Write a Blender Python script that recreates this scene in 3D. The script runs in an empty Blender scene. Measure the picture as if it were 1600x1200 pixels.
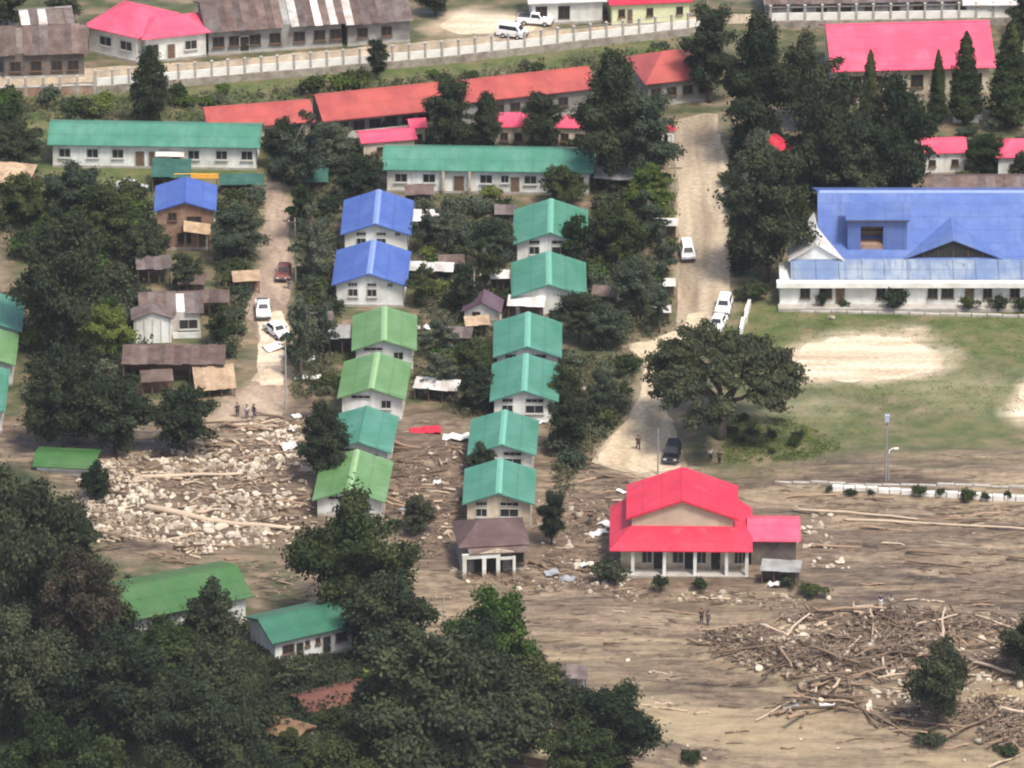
import bpy, bmesh, math, random
import numpy as np
from mathutils import Vector, Matrix
R = math.radians
rng = random.Random(7)
nrg = np.random.default_rng(11)
scene = bpy.context.scene
col = scene.collection

# ------------------------------------------------------------------ camera, sky, sun, exposure
DIST, PITCH, PXM = 900.0, R(25), 14.0            # slant distance to the middle of the view, tilt, photo pixels per metre there
CAM = Vector((0, -DIST*math.cos(PITCH), DIST*math.sin(PITCH)))
FPX = PXM*DIST
cd = bpy.data.cameras.new('camera'); cam = bpy.data.objects.new('camera', cd); col.objects.link(cam)
cam.location = CAM; cam.rotation_euler = (math.pi/2-PITCH, 0, 0)
cd.sensor_width = 36; cd.lens = 36*FPX/1600; cd.clip_start = 5; cd.clip_end = 9000
scene.camera = cam

SUN_EL, SUN_AZ = R(62), R(142)                   # azimuth clockwise from the view direction: from the right and a little from the camera side
world = bpy.data.worlds.new('World'); scene.world = world; world.use_nodes = True
wn = world.node_tree.nodes; wl = world.node_tree.links
sky = wn.new('ShaderNodeTexSky'); sky.sky_type = 'NISHITA'; sky.sun_disc = False
sky.sun_elevation = SUN_EL; sky.sun_rotation = SUN_AZ; sky.dust_density = 4.0
wn['Background'].inputs[1].default_value = 0.14
wl.new(sky.outputs[0], wn['Background'].inputs[0])
sd = bpy.data.lights.new('sun', 'SUN'); sd.energy = 2.5; sd.angle = R(11); sd.color = (1, .96, .90)
sun = bpy.data.objects.new('sun', sd); col.objects.link(sun)
sv = Vector((math.sin(SUN_AZ)*math.cos(SUN_EL), math.cos(SUN_AZ)*math.cos(SUN_EL), math.sin(SUN_EL)))
sun.rotation_euler = sv.to_track_quat('Z', 'Y').to_euler(); sun.location = sv*500
vs = scene.view_settings
vs.view_transform = 'Standard'; vs.look = 'None'; vs.gamma = 1; vs.use_curve_mapping = False; vs.exposure = 0.70
scene.cycles.use_denoising = True; scene.cycles.filter_width = 2.1
scene.cycles.max_bounces = 5; scene.cycles.diffuse_bounces = 3; scene.cycles.glossy_bounces = 2

# ------------------------------------------------------------------ photo pixel -> place
RT = Vector((1, 0, 0)); FW = Vector((0, math.cos(PITCH), -math.sin(PITCH))); UP = Vector((0, math.sin(PITCH), math.cos(PITCH)))
def at(px, py, z=0.0):
    d = FW + RT*((px-800)/FPX) + UP*((600-py)/FPX)
    t = (z-CAM.z)/d.z
    return CAM + d*t
def gat(px, py, dz=0.0):                        # on the terrain
    z = 0
    for _ in range(6):
        p = at(px, py, z+dz); z = gz(p.x, p.y)
    return Vector((p.x, p.y, z))
def mscale(py): return FPX/(at(800, py)-CAM).length   # photo pixels per metre there

# ------------------------------------------------------------------ noise and ground height
def vnoise(x, y, seed=0):
    x = np.asarray(x, float); y = np.asarray(y, float)
    xi = np.floor(x).astype(np.int64); yi = np.floor(y).astype(np.int64); xf = x-xi; yf = y-yi
    def h(a, b):
        n = (a*374761393 + b*668265263 + seed*1442695041) & 0xffffffff
        n = ((n ^ (n >> 13))*1274126177) & 0xffffffff
        return ((n ^ (n >> 16)) & 0xffff)/65535.0
    u = xf*xf*(3-2*xf); v = yf*yf*(3-2*yf)
    return (h(xi, yi)*(1-u)+h(xi+1, yi)*u)*(1-v) + (h(xi, yi+1)*(1-u)+h(xi+1, yi+1)*u)*v
def fbm(x, y, seed=0, o=4):
    s = 0; a = .5
    for k in range(o):
        s = s+a*vnoise(x*2**k, y*2**k, seed+k*17); a *= .5
    return s
def inside(poly, x, y):
    x = np.asarray(x, float); y = np.asarray(y, float)
    c = np.zeros(np.broadcast(x, y).shape, bool); n = len(poly)
    for i in range(n):
        x1, y1 = poly[i]; x2, y2 = poly[(i+1) % n]
        if y1 == y2: continue
        c ^= ((y1 > y) != (y2 > y)) & (x < (x2-x1)*(y-y1)/(y2-y1)+x1)
    return c
def dist_seg(poly, x, y, closed=True):
    d = np.full(np.shape(x), 1e9); n = len(poly)
    for i in range(n if closed else n-1):
        ax, ay = poly[i]; bx, by = poly[(i+1) % n]; vx, vy = bx-ax, by-ay
        t = np.clip(((x-ax)*vx+(y-ay)*vy)/(vx*vx+vy*vy+1e-9), 0, 1)
        d = np.minimum(d, np.hypot(x-ax-t*vx, y-ay-t*vy))
    return d
def mask(poly, x, y, soft):                     # 1 well inside, 0 well outside
    x = np.asarray(x, float); y = np.asarray(y, float)
    s = np.where(inside(poly, x, y), 1, -1)*dist_seg(poly, x, y)
    t = np.clip(s/(2*soft)+.5, 0, 1)
    return t*t*(3-2*t)
def wpoly(pts): return [tuple(at(a, b).xy) for a, b in pts]

P_MUD = wpoly([(-260,640),(60,655),(300,655),(380,600),(450,560),(520,640),(700,650),(920,690),(1000,715),(1150,730),(1300,715),(1700,690),(1800,1300),(650,1300),(600,1000),(420,880),(170,880),(60,760),(-260,740)])
P_FIELD = wpoly([(1150,478),(1750,490),(1750,715),(1300,735),(1110,735),(1120,640)])
P_VERGE = wpoly([(-200,150),(300,130),(800,85),(1080,60),(1080,100),(900,110),(700,125),(480,145),(430,200),(420,330),(-200,330)])
P_ROAD = wpoly([(1050,196),(1062,186),(1100,176),(1120,178),(1122,210),(1140,250),(1146,300),(1140,360),(1142,420),(1140,470),(1118,510),(1085,535),(1050,552),(1040,590),(1042,640),(1060,690),(1080,745),(1020,748),(960,735),(925,722),(948,690),(985,650),(1000,610),(1008,562),(984,548),(986,538),(1020,532),(1056,515),(1058,470),(1062,420),(1058,340),(1060,280),(1052,230)])
P_STREET = wpoly([(408,285),(438,283),(447,330),(456,390),(455,450),(444,500),(442,560),(446,620),(440,655),(345,655),(352,618),(398,600),(404,550),(395,505),(380,490),(400,450),(412,390),(414,330)])
P_DEBL = wpoly([(130,760),(230,725),(340,705),(480,715),(480,865),(300,862),(150,858)])
P_DEBR = wpoly([(1110,1010),(1200,985),(1320,965),(1640,985),(1640,1190),(1480,1140),(1330,1135),(1225,1110),(1235,1065),(1120,1040)])
P_DEBM = wpoly([(615,690),(735,690),(715,800),(690,880),(620,880)])
P_DEBC = wpoly([(835,780),(950,775),(950,880),(1000,915),(1290,920),(1290,940),(900,922),(690,890),(840,880)])
P_HILL = wpoly([(-400,700),(100,740),(160,900),(400,1010),(560,1060),(840,1120),(1000,1220),(1050,1400),(-500,1400)])
FLAT = [wpoly([(945,790),(1260,790),(1260,905),(940,905)]), wpoly([(710,800),(840,800),(840,895),(710,895)]),
        wpoly([(385,1000),(540,1000),(540,1060),(385,1060)]), wpoly([(160,930),(390,930),(390,1000),(160,1000)])]
def heights(x, y):
    x = np.asarray(x, float); y = np.asarray(y, float)
    m = mask(P_MUD, x, y, 3.0)*(1-mask(P_ROAD, x, y, 1.5))*(1-mask(P_STREET, x, y, 1.5))
    for f in FLAT: m = m*(1-.85*mask(f, x, y, 2.0))
    wx = x+6*fbm(x*.05, y*.05, 5); wy = y+5*fbm(x*.04+9, y*.06, 8)+.12*x*(x > 0)
    rip = fbm(wx*.09, wy*.55, 21, 4)-.47
    h = m*(1.45*rip+.35*(fbm(x*.6, y*.9, 33, 3)-.45)+.16*(fbm(x*1.9, y*2.6, 61, 2)-.35))
    h = h+.9*mask(P_DEBL, x, y, 4)*(.35+fbm(x*.25, y*.3, 40)) + 1.7*mask(P_DEBR, x, y, 5)*(.35+fbm(x*.25, y*.3, 41)) + .5*mask(P_DEBM, x, y, 3)*(.3+fbm(x*.25, y*.3, 42))
    h = h+3.0*mask(P_HILL, x, y, 14)*(.6+.6*fbm(x*.06, y*.06, 50))
    return h
HX = np.arange(-110, 110.01, .4); HY = np.arange(-150, 150.01, .4)
HG = heights(*np.meshgrid(HX, HY))
def gz(x, y):
    u = min(max((x+110)/.4, 0), len(HX)-2.001); v = min(max((y+150)/.4, 0), len(HY)-2.001); i, j = int(u), int(v); a, b = u-i, v-j
    return float((HG[j, i]*(1-a)+HG[j, i+1]*a)*(1-b)+(HG[j+1, i]*(1-a)+HG[j+1, i+1]*a)*b)

# ------------------------------------------------------------------ materials
def lin(h):
    h = h.lstrip('#'); v = [int(h[i:i+2], 16)/255 for i in (0, 2, 4)]
    return tuple(c/12.92 if c <= .04045 else ((c+.055)/1.055)**2.4 for c in v)
def hx(h, k=1.0): return tuple(min(.92, c*k) for c in lin(h))
MATS = {}
def mat(name, c, rough=.8, var=.18, scale=.6, c2=None, c2amt=.5, ribs=0, bump=.0, spec=.3, obvar=0, metal=0, streak=None, mudline=False):
    if name in MATS: return MATS[name]
    m = bpy.data.materials.new(name); m.use_nodes = True; n = m.node_tree.nodes; l = m.node_tree.links
    b = n['Principled BSDF']; b.inputs['Roughness'].default_value = rough; b.inputs['Metallic'].default_value = metal
    b.inputs['Specular IOR Level'].default_value = spec
    tc = n.new('ShaderNodeTexCoord')
    def noise(sc, det=5, vec=None):
        t = n.new('ShaderNodeTexNoise'); t.inputs['Scale'].default_value = sc; t.inputs['Detail'].default_value = det
        l.new(vec or tc.outputs['Object'], t.inputs['Vector']); return t.outputs['Fac']
    def mix(fac, a, bb, mode='MIX'):
        x = n.new('ShaderNodeMix'); x.data_type = 'RGBA'; x.blend_type = mode
        for s, v in ((x.inputs[0], fac), (x.inputs[6], a), (x.inputs[7], bb)):
            if hasattr(v, 'links'): l.new(v, s)
            elif isinstance(v, (int, float)): s.default_value = v
            else: s.default_value = (*v[:3], 1)
        return x.outputs[2]
    def ramp(v, a, bb):
        x = n.new('ShaderNodeMapRange'); x.inputs[1].default_value = a; x.inputs[2].default_value = bb; l.new(v, x.inputs[0]); return x.outputs[0]
    base = c
    if c2:
        base = mix(ramp(noise(scale*.7, 6), .42, .42+.25*(1.2-c2amt)+.05), c, c2) if c2amt < .99 else mix(noise(scale), c, c2)
    if streak:                                   # stains that run along the slope or down the wall
        mp = n.new('ShaderNodeMapping'); mp.inputs['Scale'].default_value = streak[1]; l.new(tc.outputs['Object'], mp.inputs[0])
        base = mix(ramp(noise(1.0, 5, mp.outputs[0]), .5, .75), base, streak[0])
    if obvar:
        oi = n.new('ShaderNodeObjectInfo')
        hsv = n.new('ShaderNodeHueSaturation'); hsv.inputs['Hue'].default_value = .5
        mr = n.new('ShaderNodeMapRange'); mr.inputs[3].default_value = 1-obvar; mr.inputs[4].default_value = 1+obvar; l.new(oi.outputs['Random'], mr.inputs[0])
        l.new(mr.outputs[0], hsv.inputs['Value'])
        if hasattr(base, 'links'): l.new(base, hsv.inputs['Color'])
        else: hsv.inputs['Color'].default_value = (*base, 1)
        base = hsv.outputs[0]
    if ribs:
        w2 = n.new('ShaderNodeTexWave'); w2.wave_profile = 'SAW'; w2.inputs['Scale'].default_value = .155; w2.bands_direction = 'Y' if ribs[1] == 'X' else 'X'; w2.inputs['Distortion'].default_value = .3; l.new(tc.outputs['Object'], w2.inputs['Vector'])
        base = mix(ramp(w2.outputs['Fac'], .9, 1.0), base, tuple(x*.78 for x in c))
        base = mix(ramp(noise(.9, 8), .6, .72), base, tuple(x*.7+.04 for x in c))
    if mudline:
        sx = n.new('ShaderNodeSeparateXYZ'); l.new(tc.outputs['Object'], sx.inputs[0]); ad = n.new('ShaderNodeMath'); ad.operation = 'MULTIPLY_ADD'; ad.inputs[1].default_value = -1.6; l.new(noise(1.1, 5), ad.inputs[0]); l.new(sx.outputs[2], ad.inputs[2])
        base = mix(ramp(ad.outputs[0], .35, -.35), base, (.30, .22, .15))
    v = mix(ramp(noise(scale*2.3, 6), .3, .7), (1-var,)*3, (1+var*.35,)*3)
    fin = mix(1.0, base, v, 'MULTIPLY')
    l.new(fin, b.inputs['Base Color'])
    hgt = None
    if ribs:
        w = n.new('ShaderNodeTexWave'); w.inputs['Scale'].default_value = ribs[0]; w.bands_direction = ribs[1]; w.inputs['Distortion'].default_value = 0
        l.new(tc.outputs['Object'], w.inputs['Vector']); hgt = w.outputs['Fac']
        bp = n.new('ShaderNodeBump'); bp.inputs['Strength'].default_value = .35; bp.inputs['Distance'].default_value = .03
        l.new(hgt, bp.inputs['Height']); l.new(bp.outputs[0], b.inputs['Normal'])
    elif bump:
        bp = n.new('ShaderNodeBump'); bp.inputs['Strength'].default_value = .6; bp.inputs['Distance'].default_value = bump
        l.new(noise(scale*6, 4), bp.inputs['Height']); l.new(bp.outputs[0], b.inputs['Normal'])
    MATS[name] = m
    return m
def roofmat(name, hexc, k=.62, axis='X', fade=None, rough=.42, **kw):
    c = hx(hexc, k)
    f = hx(fade, k) if fade else tuple(min(.9, x*1.12+.02) for x in c)
    return mat(name+axis, c, rough, .14, .35, f, .55, ribs=(1.4, axis), spec=.35, streak=(tuple(x*.84+.012 for x in c), (.12, 2.2, 1) if axis == 'Y' else (2.2, .12, 1)), **kw)
WHITE = mat('white_wall', (.78, .79, .74), .85, .14, .5, (.56, .55, .48), .35, streak=((.56, .53, .46), (1.6, 1.6, .15)))
WHITEM = mat('muddied_white_wall', (.74, .74, .68), .85, .14, .5, (.56, .55, .48), .35, streak=((.50, .46, .38), (1.6, 1.6, .15)), mudline=True)
CREAM = mat('cream_wall', (.66, .58, .44), .85, .2, .5, (.5, .42, .3), .4, streak=((.36, .29, .2), (1.5, 1.5, .2)), mudline=True)
TANW = mat('tan_wall', (.50, .42, .30), .85, .15, .5, (.42, .35, .25), .4)
YELW = mat('yellow_wall', (.68, .70, .42), .85, .12, .5)
GREYW = mat('grey_wall', (.30, .30, .28), .9, .25, .6, (.2, .18, .16), .5)
BRICK = mat('brown_wall', (.26, .15, .10), .9, .3, .7, (.34, .22, .15), .5)
DARKW = mat('dark_board_wall', (.12, .10, .085), .9, .3, .8, (.2, .16, .13), .5)
GLASS = mat('dark_glass', (.025, .028, .032), .18, .3, 1.0, spec=.5)
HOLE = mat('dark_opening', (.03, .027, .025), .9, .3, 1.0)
FRAME = mat('window_frame', (.45, .44, .40), .6, .1)
DFRAME = mat('brown_frame', (.13, .08, .05), .7, .2)
DOORM = mat('brown_door', (.16, .10, .065), .7, .25, 1.2)
CONC = mat('concrete', (.42, .39, .34), .9, .22, .5, (.32, .29, .25), .5)
WHITEP = mat('white_panel', (.80, .78, .72), .8, .12, .6, (.62, .58, .5), .3)
STONEW = mat('stone_base', (.36, .32, .26), .95, .3, .9, (.24, .2, .16), .5, bump=.06)
RUST = mat('rusty_sheet', (.105, .068, .056), .8, .3, .7, (.16, .115, .095), .5, obvar=.3)
RUST2 = mat('rusty_grey_sheet', (.15, .12, .11), .75, .3, .7, (.10, .07, .058), .5, obvar=.25)
PALES = mat('pale_sheet', (.62, .59, .54), .5, .2, .7, (.4, .34, .29), .4, obvar=.15)
TANS = mat('tan_sheet', (.42, .30, .19), .8, .3, .8, (.3, .2, .12), .5, obvar=.15)
DGREEN = mat('dark_green_sheet', (.03, .09, .065), .6, .3, .7, (.05, .13, .1), .5)
ORANGE = mat('orange_board', (.85, .42, .07), .6, .1, .6)
TEAL = lambda a: roofmat('teal_roof', '#55987d', .62, a, '#6aa68f')
YGRN = lambda a: roofmat('yellow_green_roof', '#709c5e', .64, a, '#84aa75')
GRN = lambda a: roofmat('bright_green_roof', '#5a904f', .46, a, '#6f985f')
BLUE = lambda a: roofmat('blue_roof', '#5570bd', .66, a, '#6480c6')
BLUE2 = lambda a: roofmat('wide_blue_roof', '#6b86cb', .60, a, '#7c94cc')
BLUE3 = lambda a: roofmat('faded_blue_roof', '#8197bd', .62, a, '#b3bfc9', rough=.5)
RED = lambda a: roofmat('red_roof', '#dc2f48', .80, a, '#e43e54')
PINK = lambda a: roofmat('pink_red_roof', '#ee5570', .82, a, '#f06880')
ORED = lambda a: roofmat('weathered_red_roof', '#cc6258', .66, a, '#b0524f')
BROWN = lambda a: roofmat('rusty_brown_roof', '#5e4644', .80, a, '#75605a', rough=.7)
GREYR = lambda a: roofmat('grey_metal_roof', '#9a938e', .7, a, '#b4aca4', rough=.55)
WHITER = lambda a: roofmat('white_metal_roof', '#e6e2dc', .75, a, '#c9c2b6', rough=.5)
LTRIM = {}
def trim(hexc, k=.7):
    return mat('ridge_'+hexc[1:], hx(hexc, k), .5, .12)

# ------------------------------------------------------------------ mesh helpers
class MB:
    def __init__(s): s.v = []; s.f = []; s.sm = False
    def quad(s, *p):
        i = len(s.v); s.v += [tuple(q) for q in p]; s.f.append(tuple(range(i, i+len(p)))); return s
    def hexa(s, b, t):                           # bottom ring (counter-clockwise from above) and top ring, same count
        i = len(s.v); n = len(b); s.v += [tuple(q) for q in b]+[tuple(q) for q in t]
        s.f.append(tuple(range(i+n-1, i-1, -1))); s.f.append(tuple(range(i+n, i+2*n)))
        for k in range(n): s.f.append((i+k, i+(k+1) % n, i+n+(k+1) % n, i+n+k))
        return s
    def box(s, c, d, rz=0):
        x, y, z = c; a, b, h = d[0]/2, d[1]/2, d[2]/2; cs, sn = math.cos(rz), math.sin(rz)
        r = [(x+u*cs-w*sn, y+u*sn+w*cs) for u, w in ((-a, -b), (a, -b), (a, b), (-a, b))]
        return s.hexa([(p, q, z-h) for p, q in r], [(p, q, z+h) for p, q in r])
    def tube(s, pts, rad, n=8, cap=True):
        i = len(s.v); pts = [Vector(p) for p in pts]
        for k, p in enumerate(pts):
            d = (pts[min(k+1, len(pts)-1)]-pts[max(k-1, 0)]).normalized()
            a = d.orthogonal().normalized() if k == 0 else (pa-d*pa.dot(d)).normalized()
            pa = a; b = d.cross(a)
            for q in range(n):
                w = 2*math.pi*q/n; s.v.append(tuple(p+(a*math.cos(w)+b*math.sin(w))*rad[k]))
        for k in range(len(pts)-1):
            for q in range(n): s.f.append((i+k*n+q, i+k*n+(q+1) % n, i+(k+1)*n+(q+1) % n, i+(k+1)*n+q))
        if cap:
            s.f.append(tuple(range(i+n-1, i-1, -1))); e = i+(len(pts)-1)*n; s.f.append(tuple(range(e, e+n)))
        return s
    def mesh(s, name, m=None):
        me = bpy.data.meshes.new(name); me.from_pydata(s.v, [], s.f); me.update()
        if m: me.materials.append(m)
        if s.sm: me.shade_smooth()
        return me
    def build(s, name, m, parent=None): return link(name, s.mesh(name, m), parent)
def link(name, data, parent=None, loc=None, rz=0):
    o = bpy.data.objects.new(name, data); col.objects.link(o)
    if parent is not None: o.parent = parent
    if loc is not None: o.location = loc
    if rz: o.rotation_euler = (0, 0, rz)
    return o
def tag(o, label, cat=None, group=None, kind=None):
    o['label'] = label
    if cat: o['category'] = cat
    if group: o['group'] = group
    if kind: o['kind'] = kind
    return o
def thing(name, label, cat, loc, rz=0, group=None):
    return tag(link(name, None, None, loc, rz), label, cat, group)
def struct(o, label=None):
    o['kind'] = 'structure'
    if label: o['label'] = label
    return o
def copy_tree(o, parent=None):
    c = o.copy(); col.objects.link(c); c.parent = parent
    for ch in list(o.children): copy_tree(ch, c)
    return c

# ------------------------------------------------------------------ ground sheet
def blob(cx, cy, rx, ry, n=40):
    return wpoly([(cx+rx*math.cos(t)*(1+.05*math.sin(3*t)), cy+ry*math.sin(t)*(1+.06*math.cos(2*t))) for t in [2*math.pi*k/n for k in range(n)]])
def ground():
    xs = np.concatenate([[-4000, -1500, -600, -250, -130], np.arange(-82, 82.01, .42), [130, 250, 600, 1500, 4000]])
    ys = np.concatenate([[-3000, -900, -400, -200, -140], np.arange(-112, 135.01, .5), [170, 260, 600, 1500, 5000]])
    X, Y = np.meshgrid(xs, ys); x = X.ravel(); y = Y.ravel()
    z = heights(x, y); far = (np.abs(x) > 90) | (y < -120) | (y > 140); z[far] = np.minimum(z[far], 3)
    nx, ny = len(xs), len(ys)
    i = np.arange(nx*ny).reshape(ny, nx)
    f = np.stack([i[:-1, :-1], i[:-1, 1:], i[1:, 1:], i[1:, :-1]], -1).reshape(-1, 4)
    me = bpy.data.meshes.new('ground')
    me.vertices.add(len(x)); me.vertices.foreach_set('co', np.stack([x, y, z], 1).ravel())
    me.loops.add(f.size); me.loops.foreach_set('vertex_index', f.ravel().astype(np.int32))
    me.polygons.add(len(f)); me.polygons.foreach_set('loop_start', np.arange(0, f.size, 4, dtype=np.int32))
    me.update(calc_edges=True); me.shade_smooth()
    # what the surface is made of: mud, turf, soil (x,y,z = red, green, blue of one colour layer)
    wob = 3*(fbm(x*.15, y*.1, 3)-.5); xw, yw = x+wob*2, y+wob*2.5
    mud = mask(P_MUD, xw, yw, 2.5)
    turf = np.maximum(mask(P_FIELD, xw, yw, 3.0), .95*mask(P_VERGE, xw, yw, 3))
    fade = np.clip((y-(-22))/16, 0, 1)*(.35+.65*np.clip((fbm(x*.12, y*.2, 77)-.28)*5, 0, 1))
    turf = np.where(inside(P_FIELD, xw, yw), turf*np.clip(fade+.12, 0, 1), turf)
    mud = mud*(1-np.clip(turf, 0, 1))
    hill = mask(P_HILL, xw, yw, 5)
    ca = me.color_attributes.new('zone', 'FLOAT_COLOR', 'POINT')
    ca.data.foreach_set('color', np.stack([mud, turf, hill, 1-.75*np.clip(mask(P_DEBR, xw, yw, 2.5)+mask(P_DEBM, xw, yw, 2)+.6*mask(P_DEBL, xw, yw, 2.5)+mask(P_DEBC, xw, yw, 1.5), 0, 1)*np.clip((fbm(x*.2, y*.3, 91)-.25)*3.5, 0, 1)], 1).ravel())
    sand = np.zeros_like(x)
    for q, k in ((blob(1352, 561, 126, 43), 2.4), (blob(1612, 622, 26, 30), 2.0), (blob(765, 38, 85, 20), 2.5), (blob(1500, 612, 90, 18), 7), (blob(1250, 640, 60, 18), 6)): sand = np.maximum(sand, mask(q, xw, yw, k)*(1 if k < 5 else .25)*np.clip(.35+1.6*fbm(x*.35, y*.9, 66), 0, 1))
    road = np.maximum(mask(P_ROAD, xw, yw, 1.6), mask(P_STREET, xw, yw, 1.6))*.8
    cb = me.color_attributes.new('bare', 'FLOAT_COLOR', 'POINT'); cb.data.foreach_set('color', np.stack([sand, road, np.clip((-y-48)/30, 0, 1), np.ones_like(x)], 1).ravel())
    m = bpy.data.materials.new('ground_surface'); m.use_nodes = True; n = m.node_tree.nodes; l = m.node_tree.links; b = n['Principled BSDF']
    b.inputs['Roughness'].default_value = .85; b.inputs['Specular IOR Level'].default_value = .25
    tc = n.new('ShaderNodeTexCoord'); at_ = n.new('ShaderNodeAttribute'); at_.attribute_name = 'zone'
    sp = n.new('ShaderNodeSeparateColor'); l.new(at_.outputs['Color'], sp.inputs[0])
    def mapn(scl, sc, det=6, dist=0, rot=0):
        mp = n.new('ShaderNodeMapping'); mp.inputs['Scale'].default_value = scl; mp.inputs['Rotation'].default_value = (0, 0, rot); l.new(tc.outputs['Object'], mp.inputs[0])
        t = n.new('ShaderNodeTexNoise'); t.inputs['Scale'].default_value = sc; t.inputs['Detail'].default_value = det; t.inputs['Distortion'].default_value = dist
        l.new(mp.outputs[0], t.inputs[0]); return t.outputs['Fac']
    def ramp(v, *st):
        r = n.new('ShaderNodeValToRGB'); l.new(v, r.inputs[0]); e = r.color_ramp.elements
        while len(e) < len(st): e.new(.5)
        for k, (p, c) in enumerate(st): e[k].position = p; e[k].color = (*c, 1)
        return r.outputs[0]
    def mix(fac, a, bb, mode='MIX'):
        x_ = n.new('ShaderNodeMix'); x_.data_type = 'RGBA'; x_.blend_type = mode
        for s, v in ((x_.inputs[0], fac), (x_.inputs[6], a), (x_.inputs[7], bb)):
            if hasattr(v, 'links'): l.new(v, s)
            elif isinstance(v, (int, float)): s.default_value = v
            else: s.default_value = (*v, 1)
        return x_.outputs[2]
    def rng_(v, a, bb):
        r = n.new('ShaderNodeMapRange'); r.inputs[1].default_value = a; r.inputs[2].default_value = bb; l.new(v, r.inputs[0]); return r.outputs[0]
    streak = mapn((.035, .26, 1), 1.0, 10, 1.3, R(4)); streak2 = mapn((.12, .9, 1), 1.0, 8, 1.0, R(-4)); blot = mapn((.045, .09, 1), 1.0, 5, .6)
    mudc = ramp(streak, (.28, (.070, .050, .036)), (.42, (.140, .102, .071)), (.52, (.195, .145, .100)), (.64, (.270, .207, .143)), (.78, (.37, .295, .20)))
    mudc = mix(.42, mudc, ramp(streak2, (.3, (.45, .43, .42)), (.5, (1, 1, 1)), (.72, (1.3, 1.25, 1.2))), 'MULTIPLY')
    def ridged(v, wdt):
        a_ = n.new('ShaderNodeMath'); a_.operation = 'SUBTRACT'; a_.inputs[1].default_value = .5; l.new(v, a_.inputs[0]); b_ = n.new('ShaderNodeMath'); b_.operation = 'ABSOLUTE'; l.new(a_.outputs[0], b_.inputs[0]); return rng_(b_.outputs[0], 0, wdt)
    furrow_shade1 = ridged(mapn((.045, .42, 1), 1.0, 7, 1.6, R(5)), .035); furrow_shade2 = ridged(mapn((.09, 1.1, 1), 1.0, 6, 1.2, R(-3)), .05)  # furrow shade painted into the mud as dark lines, since soft sun flattens the relief
    mudc = mix(rng_(blot, .5, .68), mudc, (.29, .225, .142)); mudc = mix(.4, mudc, ramp(mapn((1, 1, 1), .9, 6), (.32, (.45, .45, .45)), (.6, (1.15, 1.15, 1.15))), 'MULTIPLY')
    mudc = mix(1.0, mudc, ramp(furrow_shade1, (.0, (.50, .47, .45)), (1.0, (1, 1, 1))), 'MULTIPLY'); mudc = mix(1.0, mudc, ramp(furrow_shade2, (.0, (.68, .66, .64)), (1.0, (1, 1, 1))), 'MULTIPLY')
    gr = mapn((1, 1, 1), .35, 8); grc = ramp(gr, (.3, (.048, .070, .020)), (.46, (.085, .108, .033)), (.57, (.115, .118, .045)), (.7, (.17, .135, .075)))
    soil = ramp(mapn((1, 1.4, 1), .28, 9), (.30, (.04, .052, .022)), (.46, (.085, .088, .04)), (.56, (.15, .115, .07)), (.7, (.25, .185, .12)))
    hillc = ramp(mapn((1, 1, 1), .4, 6), (.3, (.02, .03, .012)), (.6, (.055, .065, .025)), (.75, (.11, .085, .05)))
    base = mix(sp.outputs[1], soil, grc); base = mix(sp.outputs[2], base, hillc); base = mix(sp.outputs[0], base, mudc); base = mix(at_.outputs['Alpha'], ramp(mapn((1, 1, 1), .8, 7), (.3, (.06, .042, .03)), (.6, (.16, .108, .072)), (.75, (.3, .22, .15))), base)
    a2 = n.new('ShaderNodeAttribute'); a2.attribute_name = 'bare'; s2 = n.new('ShaderNodeSeparateColor'); l.new(a2.outputs['Color'], s2.inputs[0])
    silt = n.new('ShaderNodeMath'); silt.operation = 'MULTIPLY'; l.new(s2.outputs[2], silt.inputs[0]); l.new(rng_(blot, .36, .6), silt.inputs[1]); hm = n.new('ShaderNodeMath'); hm.operation = 'MULTIPLY'; l.new(silt.outputs[0], hm.inputs[0]); l.new(sp.outputs[0], hm.inputs[1])
    hm2 = n.new('ShaderNodeMath'); hm2.operation = 'MULTIPLY'; hm2.inputs[1].default_value = .6; l.new(hm.outputs[0], hm2.inputs[0]); base = mix(hm2.outputs[0], base, (.33, .26, .155))
    base = mix(s2.outputs[0], base, ramp(mapn((.07, .5, 1), 1.0, 8, .5), (.3, (.40, .30, .20)), (.5, (.58, .455, .325)), (.72, (.72, .60, .45))))
    base = mix(s2.outputs[1], base, ramp(mapn((1, 1, 1), .5, 8), (.3, (.22, .165, .11)), (.6, (.44, .34, .23))))
    l.new(base, b.inputs['Base Color'])
    bp = n.new('ShaderNodeBump'); wet = n.new('ShaderNodeMapRange'); wet.inputs[1].default_value = .40; wet.inputs[2].default_value = .56; wet.inputs[3].default_value = .42; wet.inputs[4].default_value = .92; l.new(streak, wet.inputs[0]); l.new(wet.outputs[0], b.inputs['Roughness'])
    bp.inputs['Strength'].default_value = .9; bp.inputs['Distance'].default_value = .38
    l.new(mix(.5, streak2, mapn((1, 1, 1), 1.6, 6)), bp.inputs['Height']); l.new(bp.outputs[0], b.inputs['Normal'])
    me.materials.append(m)
    struct(link('ground', me), 'brown mud flats and patchy grass across the valley floor')
ground()

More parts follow.
